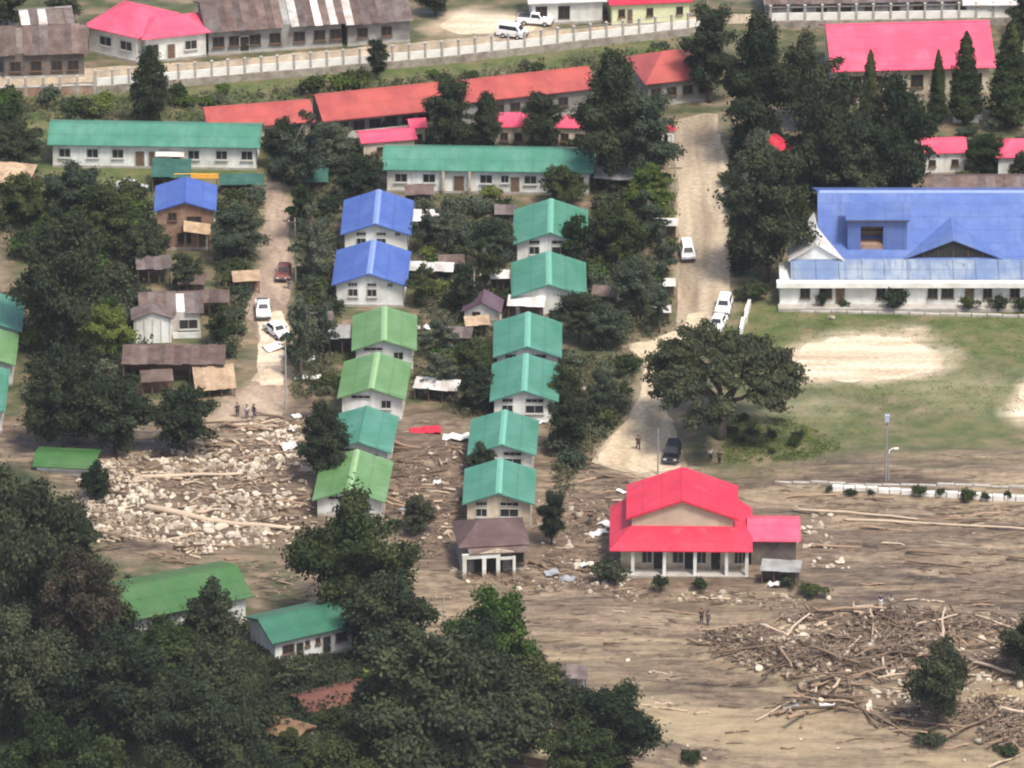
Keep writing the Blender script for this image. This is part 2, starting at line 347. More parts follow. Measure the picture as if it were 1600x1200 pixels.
def sheet(name, poly, m, z, rag=.5, seed=1, step=.8, closed=True):
    """a ragged-edged sheet of earth laid a little above the ground"""
    pts = []
    for i in range(len(poly)):
        a = Vector(poly[i]); b = Vector(poly[(i+1) % len(poly)]); k = max(1, int((b-a).length/step))
        for j in range(k):
            p = a.lerp(b, j/k); pts.append((p.x+rag*2*(float(fbm(p.x*.5, p.y*.5, seed, 3))-.45), p.y+rag*4*(float(fbm(p.x*.5+50, p.y*.5, seed+9, 3))-.45)))
    bm = bmesh.new(); vv = [bm.verts.new((x, y, z)) for x, y in pts]
    es = [bm.edges.new((vv[i], vv[(i+1) % len(vv)])) for i in range(len(vv))]
    bmesh.ops.triangle_fill(bm, edges=es, use_beauty=True)
    for f in bm.faces:
        if f.normal.z < 0: f.normal_flip()
    me = bpy.data.meshes.new(name); bm.to_mesh(me); bm.free(); me.materials.append(m)
    return struct(link(name, me))
def earth(name, ca, cb, cc, scl, rot=0):
    m = bpy.data.materials.new(name); m.use_nodes = True; n = m.node_tree.nodes; l = m.node_tree.links; b = n['Principled BSDF']; b.inputs['Roughness'].default_value = .9; b.inputs['Specular IOR Level'].default_value = .15
    tc = n.new('ShaderNodeTexCoord'); mp = n.new('ShaderNodeMapping'); mp.inputs['Scale'].default_value = scl; mp.inputs['Rotation'].default_value = (0, 0, rot); l.new(tc.outputs['Object'], mp.inputs[0])
    t = n.new('ShaderNodeTexNoise'); t.inputs['Scale'].default_value = 1; t.inputs['Detail'].default_value = 8; t.inputs['Distortion'].default_value = .5; l.new(mp.outputs[0], t.inputs[0])
    r = n.new('ShaderNodeValToRGB'); l.new(t.outputs['Fac'], r.inputs[0]); e = r.color_ramp.elements; e.new(.5)
    for k, (p, c) in enumerate(((.3, ca), (.5, cb), (.72, cc))): e[k].position = p; e[k].color = (*c, 1)
    t2 = n.new('ShaderNodeTexNoise'); t2.inputs['Scale'].default_value = 1.7; t2.inputs['Detail'].default_value = 6; l.new(tc.outputs['Object'], t2.inputs[0])
    mr = n.new('ShaderNodeMapRange'); mr.inputs[1].default_value = .3; mr.inputs[2].default_value = .7; mr.inputs[3].default_value = .72; mr.inputs[4].default_value = 1.08; l.new(t2.outputs['Fac'], mr.inputs[0])
    x = n.new('ShaderNodeMix'); x.data_type = 'RGBA'; x.blend_type = 'MULTIPLY'; x.inputs[0].default_value = 1; l.new(r.outputs[0], x.inputs[6]); l.new(mr.outputs[0], x.inputs[7]); l.new(x.outputs[2], b.inputs['Base Color'])
    bp = n.new('ShaderNodeBump'); bp.inputs['Strength'].default_value = .5; bp.inputs['Distance'].default_value = .08; l.new(t2.outputs['Fac'], bp.inputs['Height']); l.new(bp.outputs[0], b.inputs['Normal'])
    return m
ROADM = earth('road_earth', (.25, .195, .135), (.39, .31, .215), (.52, .42, .30), (.5, .05, 1), R(-6))
STRM = earth('street_earth', (.20, .145, .105), (.31, .23, .17), (.44, .34, .24), (.4, .12, 1))
SANDM = earth('sand', (.44, .335, .225), (.62, .49, .35), (.74, .62, .47), (.07, .5, 1))
sheet('dirt_road', P_ROAD, ROADM, .03, .35, 3)['label'] = 'pale dirt road running down past the big tree'
sheet('side_street', P_STREET, STRM, .03, .4, 5)['label'] = 'muddy brown street left of the house rows'
sheet('sand_patch', blob(1352, 561, 112, 37), SANDM, .03, .9, 7, .5)['label'] = 'pale sandy oval on the grass field'
sheet('sand_patch', blob(1612, 622, 22, 26), SANDM, .03, .5, 8, .5)['label'] = 'pale sandy patch at the right edge of the field'
sheet('sand_patch', wpoly([(398,492),(440,488),(452,512),(446,548),(438,575),(444,600),(408,604),(402,570),(406,530)]), SANDM, .06, .5, 10, .4)['label'] = 'pale sand strip under the parked white vehicles'
sheet('sand_patch', blob(765, 38, 75, 16), SANDM, .03, .6, 12, .5)['label'] = 'pale sandy yard behind the white fence'
sheet('road_behind_fence', wpoly([(-80,118),(330,96),(700,62),(1000,36),(1100,24),(1640,12),(1640,22),(1100,38),(1000,52),(700,82),(330,120),(-80,140)]), ROADM, .034, .2, 13)['label'] = 'pale road running behind the white fence'
sheet('sand_patch', wpoly([(1052,548),(1044,590),(1040,640),(1054,690),(1064,735),(1000,741),(932,722),(952,690),(988,650),(1003,610),(1010,564),(988,548),(990,540),(1025,534),(1068,512),(1074,490),(1098,486),(1102,510),(1080,535)]), earth('pale_road_sand', (.40, .31, .20), (.54, .43, .29), (.66, .54, .38), (.3, .06, 1)), .05, .5, 21, .6)['label'] = 'pale worn track down the lower dirt road'

# ------------------------------------------------------------------ building kit
def face_frame(face, wx, wy):
    if face == 'f': return Vector((0, -wy, 0)), Vector((1, 0, 0)), Vector((0, -1, 0))
    if face == 'b': return Vector((0, wy, 0)), Vector((-1, 0, 0)), Vector((0, 1, 0))
    if face == 'r': return Vector((wx, 0, 0)), Vector((0, 1, 0)), Vector((1, 0, 0))
    return Vector((-wx, 0, 0)), Vector((0, -1, 0)), Vector((-1, 0, 0))
def slabon(mb, o, t, nrm, u, z, w, h, n0, n1):
    """a block on a wall face: centre u along, z up, from n0 to n1 out of the wall"""
    a = o+t*(u-w/2)+nrm*n0; b = o+t*(u+w/2)+nrm*n0; c = o+t*(u+w/2)+nrm*n1; d = o+t*(u-w/2)+nrm*n1
    r = [d, c, b, a]; lo = Vector((0, 0, z-h/2)); hi = Vector((0, 0, z+h/2))
    mb.hexa([p+lo for p in r], [p+hi for p in r])
def add_window(root, face, wx, wy, u, z, w, h, glass=None, fr=None, mull=1, sill=True, hood=False):
    o, t, nn = face_frame(face, wx, wy); m = MB(); e = .07
    slabon(m, o, t, nn, u, z+h/2+e/2, w+2*e, e, -.04, .10); slabon(m, o, t, nn, u, z-h/2-e/2, w+2*e, e, -.04, .10)
    for s in (-1, 1): slabon(m, o, t, nn, u+s*(w/2+e/2), z, e, h, -.04, .10)
    for k in range(mull): slabon(m, o, t, nn, u-w/2+w*(k+1)/(mull+1), z, .05, h, .0, .06)
    f = m.build('window', fr or FRAME, root)
    g = MB(); slabon(g, o, t, nn, u, z, w, h, -.05, .02); g.build('pane', glass or GLASS, f)
    if sill:
        g = MB(); slabon(g, o, t, nn, u, z-h/2-e-.05, w+.3, .08, -.04, .22); g.build('sill', fr or FRAME, f)
    if hood:
        g = MB(); slabon(g, o, t, nn, u, z+h/2+e+.06, w+.4, .08, -.04, .4); g.build('hood', fr or FRAME, f)
def add_door(root, face, wx, wy, u, w=.9, h=2.05, z0=.1, m=None):
    o, t, nn = face_frame(face, wx, wy); a = MB(); slabon(a, o, t, nn, u, z0+h/2, w, h, -.05, .03); d = a.build('door', m or DOORM, root)
    f = MB()
    for s in (-1, 1): slabon(f, o, t, nn, u+s*(w/2+.05), z0+h/2, .1, h+.1, -.04, .09)
    slabon(f, o, t, nn, u, z0+h+.05, w+.0, .1, -.04, .09); f.build('door_frame', FRAME, d)
    k = MB(); slabon(k, o, t, nn, u+w*.38, z0+1.0, .06, .14, .03, .09); k.build('handle', FRAME, d)
def building(name, label, cat, cx, cy, rz, W, D, zE, pitch, axis, roofm, wallm, over=.5, hip=0, wins=(), doors=(), group=None, ridge=None, t=.10, z0=0, sheets=None, wall_low=-.5, fascia=None, endover=None, plinth=True):
    root = thing(name, label, cat, (cx, cy, z0), rz, group)
    eo = over if endover is None else endover
    if axis == 'x': hs, hl = D/2, W/2; T = lambda a, s, z: (a, s, z)
    else: hs, hl = W/2, D/2; T = lambda a, s, z: (-s, a, z) if False else (s, -a, z)
    tn = math.tan(pitch); zR = zE+hs*tn
    ws, wlen = hs-over, hl-eo
    wx, wy = (wlen, ws) if axis == 'x' else (ws, wlen)
    # walls
    m = MB(); top = zE+over*tn-t-.02; pk = zR-t-.02
    if hip:
        m.hexa([(-wx, -wy, wall_low), (wx, -wy, wall_low), (wx, wy, wall_low), (-wx, wy, wall_low)], [(-wx, -wy, zE-.05), (wx, -wy, zE-.05), (wx, wy, zE-.05), (-wx, wy, zE-.05)])
    else:
        r = []
        for a in (-wlen, wlen): r.append([T(a, -ws, wall_low), T(a, ws, wall_low), T(a, ws, top), T(a, 0, pk), T(a, -ws, top)])
        i = len(m.v); m.v += r[0]+r[1]; m.f += [(4, 3, 2, 1, 0), (5, 6, 7, 8, 9)]+[(k, (k+1) % 5, 5+(k+1) % 5, 5+k) for k in range(5)]
    me = m.mesh('wall', wallm)
    bm = bmesh.new(); bm.from_mesh(me); bmesh.ops.recalc_face_normals(bm, faces=bm.faces); bm.to_mesh(me); bm.free()
    link('wall', me, root)
    if plinth:
        p = MB(); p.box((0, 0, .05), (2*wx+.16, 2*wy+.16, .5)); p.build('plinth', CONC, root)
    # roof
    def slope(mb, a0, a1, s):
        o = [T(a0, s*hs, zE), T(a1, s*hs, zE), T(a1, s*.0, zR), T(a0, s*.0, zR)]
        if (Vector(o[1])-Vector(o[0])).cross(Vector(o[3])-Vector(o[0])).z < 0: o = o[::-1]
        mb.hexa([(x, y, z-t) for x, y, z in o], o)
    if hip:
        m = MB(); q = hl-hip
        A = [T(-hl, -hs, zE), T(hl, -hs, zE), T(hl, hs, zE), T(-hl, hs, zE)]; rr = [T(-q, 0, zR), T(q, 0, zR)]
        B = [(x, y, z-t) for x, y, z in A]; m.v = A+B+rr
        m.f = [(0, 1, 9, 8), (1, 2, 9), (2, 3, 8, 9), (3, 0, 8), (7, 6, 5, 4)]+[(4+k, 4+(k+1) % 4, (k+1) % 4, k) for k in range(4)]
        me = m.mesh('roof', roofm); bm = bmesh.new(); bm.from_mesh(me); bmesh.ops.recalc_face_normals(bm, faces=bm.faces); bm.to_mesh(me); bm.free()
        rf = link('roof', me, root)
    elif sheets:
        m = MB(); slope(m, -hl, hl, 1); rf = m.build('roof', sheets[0], root)
        n = max(2, int(2*hl/.95)); sr = random.Random(int(abs(cx*31+cy*7)))
        for s in ((-1, 1) if len(sheets) > 9 else (-1,)):
            for k in range(n):
                if sr.random() < .03: continue
                m = MB(); a0 = -hl+2*hl*k/n; a1 = -hl+2*hl*(k+1)/n+.06; dz = .03*(k % 2)+sr.uniform(0, .03)
                o = [T(a0, s*(hs+sr.uniform(-.1, .1)), zE+dz), T(a1, s*(hs+sr.uniform(-.1, .1)), zE+dz), T(a1, 0, zR+dz), T(a0, 0, zR+dz)]
                if (Vector(o[1])-Vector(o[0])).cross(Vector(o[3])-Vector(o[0])).z < 0: o = o[::-1]
                m.hexa([(x, y, z-.02) for x, y, z in o], o); m.build('roof_sheet', sr.choice(sheets), root)
    else:
        m = MB(); slope(m, -hl, hl, -1); slope(m, -hl, hl, 1); rf = m.build('roof', roofm, root)
    if not hip:
        m = MB(); c = .22 if not ridge else .34
        for a0, a1 in ((-hl-.02, hl+.02),):
            for s in (-1, 1):
                o = [T(a0, s*c, zR-c*tn+.035), T(a1, s*c, zR-c*tn+.035), T(a1, 0, zR+.045), T(a0, 0, zR+.045)]
                if (Vector(o[1])-Vector(o[0])).cross(Vector(o[3])-Vector(o[0])).z < 0: o = o[::-1]
                m.hexa([(x, y, z-.03) for x, y, z in o], o)
        m.build('ridge_cap', ridge or roofm, rf)
        e = .16                                   # barge boards on both gable ends
        for a in (-hl-.03, hl+.03):
            for s in (-1, 1):
                o = [T(a-.03, s*(hs+.02), zE-t-.06), T(a+.03, s*(hs+.02), zE-t-.06), T(a+.03, 0, zR-t-.06), T(a-.03, 0, zR-t-.06)]
                if (Vector(o[1])-Vector(o[0])).cross(Vector(o[3])-Vector(o[0])).z < 0: o = o[::-1]
                m = MB(); m.hexa(o, [(x, y, z+e) for x, y, z in o]); m.build('barge_board', fascia or roofm, rf)
    for w in wins: add_window(root, w[0], wx, wy, *w[1:5], **(w[5] if len(w) > 5 else {}))
    for d in doors: add_door(root, d[0], wx, wy, *d[1:])
    return root
def gable(name, label, pb, pf, wpx, zR, pitch, roofm, wallm, cat='house', **kw):
    """ridge running away from the viewer, given by its far and near ends in the photo"""
    a = at(pf[0], pf[1], zR); b = at(pb[0], pb[1], zR); d = b-a; W = wpx/mscale(pf[1]); mid = (a+b)/2
    return building(name, label, cat, mid.x, mid.y, math.atan2(-d.x, d.y), W, d.length, zR-W/2*math.tan(pitch), pitch, 'y', roofm, wallm, **kw)
def eaved(name, label, pl, pr, zE, D, pitch, roofm, wallm, cat='building', **kw):
    """front eave across the view, given by its ends in the photo"""
    a = at(pl[0], pl[1], zE); b = at(pr[0], pr[1], zE); d = b-a; rz = math.atan2(d.y, d.x); mid = (a+b)/2+Vector((-math.sin(rz), math.cos(rz), 0))*D/2
    return building(name, label, cat, mid.x, mid.y, rz, d.length, D, zE, pitch, 'x', roofm, wallm, **kw)
P19 = R(19)
vent = dict(sill=False, mull=2, glass=HOLE)
def fw(*u): return [('f', x, 2.95, 1.0, .32, vent) for x in u]
lightblue, palegrn, paleteal = trim('#8fa6dd'), trim('#9fc28c'), trim('#7fbfa6')
W2 = [('f', -1.9, 2.75, .95, .38, vent), ('f', .25, 2.75, .95, .38, vent), ('f', 2.35, 2.75, .5, .38, vent), ('f', -1.9, 1.75, 1.0, .85), ('f', .25, 1.75, 1.0, .85), ('r', -1.5, 1.7, 1.1, 1.0), ('r', 1.8, 1.7, 1.1, 1.0), ('l', 0, 1.7, 1.1, 1.0)]
W1 = [('f', -1.7, 2.75, 1.0, .38, vent), ('f', .6, 2.75, 1.0, .38, vent), ('f', 2.5, 2.75, .5, .3, vent), ('f', -1.7, 1.75, 1.0, .85), ('f', .6, 1.75, 1.0, .85), ('r', 0, 1.7, 1.1, 1.0), ('l', 0, 1.7, 1.1, 1.0)]
WL = [('f', -1.2, 2.85, 2.0, .34, vent), ('f', 1.6, 2.0, 1.0, .9), ('r', 0, 1.7, 1.1, 1.0), ('l', 0, 1.7, 1.1, 1.0)]
WR = [('f', -1.85, 2.75, 1.1, .42, vent), ('f', 1.15, 2.75, 1.9, .42, vent), ('f', -1.85, 1.7, 1.1, .9), ('f', 1.15, 1.7, 1.9, .9), ('r', 0, 1.7, 1.1, 1.0), ('l', 0, 1.7, 1.1, 1.0)]
D1 = [('r', 2.9)]
ROW_L, ROW_R = 'gabled houses in the left row', 'gabled houses in the right row'
gable('gabled_house', 'blue-roofed white house at the far end of the left row', (592, 296), (587, 349), 110, 4.3, P19, BLUE('Y'), WHITE, wins=W1, doors=D1, ridge=lightblue, group=ROW_L)
gable('gabled_house', 'blue-roofed white house with two window rows, just above the yellow-green roofs', (584, 374), (577, 427), 117, 4.4, P19, BLUE('Y'), WHITE, wins=W2, doors=D1, ridge=lightblue, group=ROW_L)
gable('gabled_house', 'yellow-green-roofed house directly below the blue roofs', (601, 478), (600, 531), 101, 4.2, P19, YGRN('Y'), WHITE, wins=WL, doors=D1, ridge=palegrn, group=ROW_L)
gable('gabled_house', 'yellow-green-roofed house with a long dark vent in its white gable', (590, 550), (580, 606), 106, 4.2, P19, YGRN('Y'), WHITE, wins=WL, doors=D1, ridge=palegrn, group=ROW_L)
gable('gabled_house', 'teal-roofed house in the left row, half hidden by a dark tree', (573, 634), (560, 690), 102, 4.1, P19, TEAL('Y'), WHITEM, wins=WL, doors=D1, group=ROW_L)
gable('gabled_house', 'yellow-green-roofed house at the near end of the left row behind the big tree', (558, 702), (545, 765), 114, 4.1, P19, YGRN('Y'), WHITEM, wins=WL, doors=D1, ridge=palegrn, group=ROW_L)
gable('gabled_house', 'teal-roofed house at the far end of the right row', (861, 310), (860, 363), 116, 4.2, P19, TEAL('Y'), WHITE, wins=WR, doors=D1, ridge=paleteal, group=ROW_R)
gable('gabled_house', 'teal-roofed house with a plain pale gable, second from the far end of the right row', (857, 392), (858, 444), 117, 4.2, P19, TEAL('Y'), WHITE, wins=[('r', 0, 1.7, 1.1, 1.0)], doors=D1, ridge=paleteal, group=ROW_R)
gable('gabled_house', 'teal-roofed house in the middle of the right row, below a white roof sheet', (825, 487), (824, 541), 107, 4.2, P19, TEAL('Y'), WHITE, wins=WR, doors=D1, ridge=paleteal, group=ROW_R)
gable('gabled_house', 'teal-roofed house in the right row, a small tree over its right roof corner', (822, 552), (819, 610), 107, 4.2, P19, TEAL('Y'), WHITE, wins=WR, doors=D1, ridge=paleteal, group=ROW_R)
gable('gabled_house', 'teal-roofed house in the right row, a dark bush covering its left front', (789, 640), (784, 694), 107, 4.1, P19, TEAL('Y'), WHITEM, wins=WR, doors=D1, ridge=paleteal, group=ROW_R)
gable('gabled_house', 'teal-roofed cream house at the near end of the right row', (782, 716), (779, 770), 112, 4.3, P19, TEAL('Y'), CREAM, wins=WR, doors=D1, ridge=paleteal, group=ROW_R)
# row cut by the left edge of the view
EDGE = 'green-roofed houses cut by the left edge'
for (pb, pf, lab) in (((-22, 452), (-26, 500), 'teal-green-roofed house at the left edge, farthest of the three'), ((-30, 505), (-36, 552), 'bright-green-roofed house at the left edge, middle of the three'), ((-44, 560), (-52, 625), 'teal-green-roofed house at the left edge, nearest of the three')):
    gable('gabled_house', lab, pb, pf, 118, 4.2, P19, YGRN('Y') if 'bright' in lab else TEAL('Y'), WHITE, wins=WR[2:], doors=D1, group=EDGE)
# blue-roofed house by the muddy street, two storeys of brown board
h = gable('gabled_house', 'tall brown house with bright blue ribbed roof beside the muddy street', (291, 276), (289, 315), 96, 6.2, R(18), BLUE('Y'), BRICK, over=.35, wins=[('f', -1.5, 4.2, .9, .9, dict(glass=HOLE, fr=DFRAME)), ('f', 1.0, 3.6, 1.6, 1.1, dict(glass=HOLE, fr=DFRAME)), ('f', -.2, 1.5, 1.5, 1.2, dict(glass=HOLE, fr=DFRAME)), ('r', 0, 4.2, 1.0, .9), ('r', 0, 1.7, 1.0, .9)], doors=[('f', 1.9)])
m = MB(); m.hexa([(-.2, -4.9, 3.0), (2.9, -4.9, 2.5), (2.9, -3.1, 3.2), (-.2, -3.1, 3.7)], [(-.2, -4.9, 3.06), (2.9, -4.9, 2.56), (2.9, -3.1, 3.26), (-.2, -3.1, 3.76)]); m.build('porch_roof', TANS, h)
for x in (0, 2.7):
    m = MB(); m.box((x, -4.7, 1.2), (.14, .14, 3.2 if x == 0 else 2.6)); m.build('post', DFRAME, h)
# long green-roofed buildings
def long_green(label, pl, pr, ww, dd, extra=()):
    return eaved('long_house', label, pl, pr, 3.1, 7.6, R(20), TEAL('X'), WHITE, wins=ww, doors=dd, over=.55, ridge=None, fascia=trim('#3f8a70'))
r = long_green('long white building with teal roof at upper left, above the blue-roofed house', (74, 226), (406, 231), [('f', x, 1.85, 1.25, 1.05, dict(mull=1)) for x in (-10.6, -7.3, -4.3, 4.7, 8.0, 11.0)]+[('f', 1.3, 2.2, 1.0, .5, vent)], [('f', -1.7, 1.0), ('f', -.3, .6), ('f', 2.6)])
m = MB(); m.hexa([(.2, -4.2, 1.95), (3.6, -4.2, 1.95), (3.6, -3.2, 2.35), (.2, -3.2, 2.35)], [(.2, -4.2, 2.0), (3.6, -4.2, 2.0), (3.6, -3.2, 2.4), (.2, -3.2, 2.4)]); m.build('porch_roof', PALES, r)
r = long_green('long cream-white building with teal roof in the upper middle', (597, 265), (927, 270), [('f', x, 1.85, 1.35, 1.0, dict(mull=1)) for x in (-10.2, -6.9, -.2, 5.0, 8.2, 10.6)]+[('f', 2.0, 1.9, .8, .9, {})], [('f', -3.4, 1.2, 2.1, .1, DFRAME), ('f', 3.2, 1.0)])
for x in (-5.2, -2.1):
    m = MB(); m.box((x, -3.7, 1.5), (.28, .28, 3.0)); m.build('column', CREAM, r)

# ------------------------------------------------------------------ red church
def church():
    zE, zt = 3.3, 4.8
    a = at(952, 860, zE); b = at(1176, 862, zE); d = b-a; rz = math.atan2(d.y, d.x); W = d.length; D = 10.6
    mid = (a+b)/2+Vector((-math.sin(rz), math.cos(rz), 0))*D/2
    root = thing('church_hall', 'red-roofed hall with tan gable and porch columns on the mud', 'church', (mid.x, mid.y, 0), rz)
    hx_, hy = W/2, D/2; ix0, ix1 = -hx_+2.35, hx_-2.1; iy0 = -hy+3.0; red = RED('X'); redy = RED('Y')
    def solid(pts, name, mtl, t=.12):
        m = MB()
        n = (Vector(pts[1])-Vector(pts[0])).cross(Vector(pts[2])-Vector(pts[0]))
        if n.z < 0: pts = pts[::-1]
        m.hexa([(x, y, z-t) for x, y, z in pts], pts); return m.build(name, mtl, root)
    solid([(-hx_, -hy, zE), (hx_, -hy, zE), (ix1, iy0, zt), (ix0, iy0, zt)], 'skirt_roof', red)
    solid([(hx_, -hy, zE), (hx_, hy, zE), (ix1, hy, zt), (ix1, iy0, zt)], 'skirt_roof', redy)
    solid([(-hx_, hy, zE), (-hx_, -hy, zE), (ix0, iy0, zt), (ix0, hy, zt)], 'skirt_roof', redy)
    # clerestory gable block
    cx = (ix0+ix1)/2; hw = (ix1-ix0)/2; pit = math.tan(R(20.5)); z1 = zt+1.0; zp = z1+(hw+.5)*pit
    m = MB(); y0, y1 = iy0+.02, hy-.4
    ring = lambda y: [(ix0, y, zt-.5), (ix1, y, zt-.5), (ix1, y, z1+.2), (cx, y, zp-.16), (ix0, y, z1+.2)]
    m.v = ring(y0)+ring(y1); m.f = [(0, 1, 2, 3, 4), (9, 8, 7, 6, 5)]+[(k, 5+k, 5+(k+1) % 5, (k+1) % 5) for k in range(5)]
    me = m.mesh('gable_wall', TANW); bm = bmesh.new(); bm.from_mesh(me); bmesh.ops.recalc_face_normals(bm, faces=bm.faces); bm.to_mesh(me); bm.free(); link('gable_wall', me, root)
    fy, by = iy0-.35, hy+.3
    for s in (-1, 1):
        rr = solid([(cx+s*(hw+.6), fy, z1), (cx, fy, zp), (cx, by, zp), (cx+s*(hw+.6), by, z1)], 'roof', redy, .14)
        m = MB(); o = [(cx+s*(hw+.62), fy-.04, z1-.2), (cx+s*(hw+.62), fy+.03, z1-.2), (cx, fy+.03, zp-.2), (cx, fy-.04, zp-.2)]
        if (Vector(o[1])-Vector(o[0])).cross(Vector(o[3])-Vector(o[0])).z < 0: o = o[::-1]
        m.hexa(o, [(x, y, z+.2) for x, y, z in o]); m.build('barge_board', redy, rr)
    # body and porch
    wy = -hy+1.9
    m = MB(); m.box((0, (wy+hy-.6)/2, 1.35), (W-2.4, hy-.6-wy, 3.7)); m.build('wall', CREAM, root)
    m = MB(); m.box((0, -hy+1.15, .0), (W-1.4, 1.9, .5)); m.build('porch_floor', CONC, root)
    for x in (-5.1, -1.75, 1.5, 4.85, 7.0):
        m = MB(); m.box((x, -hy+.55, 1.62), (.34, .34, 3.05)); c = m.build('column', WHITE, root)
        m = MB(); m.box((x, -hy+.55, 3.09), (.5, .5, .12)); m.build('capital', WHITE, c)
    m = MB(); m.box((0, -hy+.55, 3.19-.02), (W-.9, .2, .09)); m.build('beam', WHITE, root)
    hw_, hy_ = W/2-1.2, -wy
    for x, w in ((-3.6, 1.0), (-.3, 1.1), (2.2, .9), (6.1, .8)): add_window(root, 'f', hw_, hy_, x, 1.75, w, 1.5, glass=GLASS, mull=1)
    for x in (-2.4, .9, 3.7): add_door(root, 'f', hw_, hy_, x, 1.0, 2.2, .25, HOLE)
    # side wing to the right
    g = MB(); x0, x1 = hx_-.55, hx_+5.1; yf = -hy+3.0; zf, zb = 3.1, 4.2
    solid([(x0, yf, zf), (x1, yf, zf), (x1, yf+3.2, zb), (x0, yf+3.2, zb)], 'wing_roof', PINK('X'))
    solid([(x0, yf+6.2, zf), (x1, yf+6.2, zf), (x1, yf+3.2, zb), (x0, yf+3.2, zb)], 'wing_roof', PINK('X'))
    g.box(((x0+x1)/2, yf+3.1, 1.2), (x1-x0-.9, 5.2, 3.4)); g.build('wing_shade_block', DARKW, root)  # dark block: its colour stands in for the shaded open space under the wing
church()

# ------------------------------------------------------------------ blue-roofed complex at right
def blue_complex():
    a = at(1219, 440, 3.3); b = at(1760, 440, 3.3); d = b-a; rz = math.atan2(d.y, d.x); W = d.length; sc = mscale(420)
    root = thing('blue_hall', 'wide blue-roofed hall with white front above the grass field', 'building', (a.x, a.y, 0), rz)
    X = lambda px: (px-1219)/sc
    def solid(pts, name, mtl, t=.12, par=None):
        m = MB()
        n = (Vector(pts[1])-Vector(pts[0])).cross(Vector(pts[2])-Vector(pts[0]))
        if n.z < 0: pts = pts[::-1]
        m.hexa([(x, y, z-t) for x, y, z in pts], pts); return m.build(name, mtl, par or root)
    m = MB(); m.box((W/2, 3.0, 1.3), (W, 5.4, 3.6)); m.build('wall', WHITE, root)
    m = MB(); m.box((W/2, .05, 3.0), (W+.8, 1.0, .62)); m.build('parapet', WHITEP, root)
    m = MB(); m.box((W/2, -.4, .15), (W+.4, 1.4, .5)); m.build('plinth', CONC, root)
    xs = [1258, 1290, 1375, 1455, 1478, 1540, 1582, 1640]
    for i, px in enumerate(xs):
        add_window(root, 'f', 0, -.3, X(px), 1.75, (1.0, 1.3, .9)[i % 3], 1.15, fr=DFRAME, sill=True)
    for px in (1262+50, 1402, 1512): add_door(root, 'f', 0, -.3, X(px), 1.0, 2.1, .3)
    # faded lean-to roof, then the main roof
    solid([(X(1236), .4, 3.42), (W, .4, 3.42), (W, 3.8, 4.55), (X(1236), 3.8, 4.55)], 'porch_roof', BLUE3('X'))
    for k in range(14):
        x = X(1240)+k*2.6
        m = MB(); m.hexa([(x, .35, 3.44), (x+.12, .35, 3.44), (x+.12, 3.7, 4.55), (x, 3.7, 4.55)], [(x, .35, 3.54), (x+.12, .35, 3.54), (x+.12, 3.7, 4.65), (x, 3.7, 4.65)]); m.build('roof_batten', BLUE3('X'), root)
    zr = 8.4
    ml = X(1274)
    solid([(ml+.3, 3.6, 4.5), (W, 3.6, 4.5), (W, 14, zr), (ml+.6, 14, zr)], 'roof', BLUE2('X'), .15)
    solid([(ml+.3, 24, 4.5), (W, 24, 4.5), (W, 14, zr), (ml+.6, 14, zr)], 'roof', BLUE2('X'), .15)
    m = MB(); xe = ml+1.2
    m.v = [(xe, 4.6, -.3), (xe, 23.4, -.3), (xe, 23.4, 4.5), (xe, 14, 8.1), (xe, 4.6, 4.6), (W-.5, 4.6, -.3), (W-.5, 23.4, -.3), (W-.5, 23.4, 4.5), (W-.5, 14, 8.1), (W-.5, 4.6, 4.6)]
    m.f = [(4, 3, 2, 1, 0), (5, 6, 7, 8, 9)]+[(k, (k+1) % 5, 5+(k+1) % 5, 5+k) for k in range(5)]
    me = m.mesh('hall_wall', WHITE); bm = bmesh.new(); bm.from_mesh(me); bmesh.ops.recalc_face_normals(bm, faces=bm.faces); bm.to_mesh(me); bm.free(); link('hall_wall', me, root)
    m = MB(); m.hexa([(ml+.8, 13.7, zr-.1), (W, 13.7, zr-.1), (W, 14.3, zr-.1), (ml+.8, 14.3, zr-.1)], [(ml+.8, 13.9, zr+.1), (W, 13.9, zr+.1), (W, 14.1, zr+.1), (ml+.8, 14.1, zr+.1)]); m.build('ridge_cap', lightblue, root)
    # raised bay with an open doorway
    x0, x1 = X(1325), X(1417); o0, o1 = X(1345), X(1380); yb = 5.0; zt = 8.95
    m = MB(); bl = BLUE2('Y')
    m.box(((x0+o0)/2, yb+1.6, 6.4), (o0-x0, 3.2, 5.0)); m.box(((o1+x1)/2, yb+1.6, 6.4), (x1-o1, 3.2, 5.0))
    m.box(((o0+o1)/2, yb+1.6, 8.42), (o1-o0, 3.2, .96)); m.build('bay_wall', bl, root)
    m = MB(); m.box(((o0+o1)/2, yb+2.3, 6.0), (o1-o0-.02, .2, 3.9)); m.box(((o0+o1)/2, yb+1.2, 5.2), (o1-o0-.02, 2.2, .9)); m.build('doorway_back', BRICK, root)
    m = MB(); m.box(((o0+o1)/2, yb+1.4, 6.75), (o1-o0-.02, .5, .22)); m.build('doorway_beam', DFRAME, root)
    m = MB(); m.box(((x0+x1)/2, yb+1.9, zt+.02), (x1-x0+.5, 4.9, .16)); m.build('bay_roof', bl, root)
    m = MB(); m.box(((x0+x1)/2, yb-.42, zt-.14), (x1-x0+.3, .12, .16)); m.build('eave_shade_strip', DFRAME, root)  # dark strip standing in for the shadow line under the bay's eave
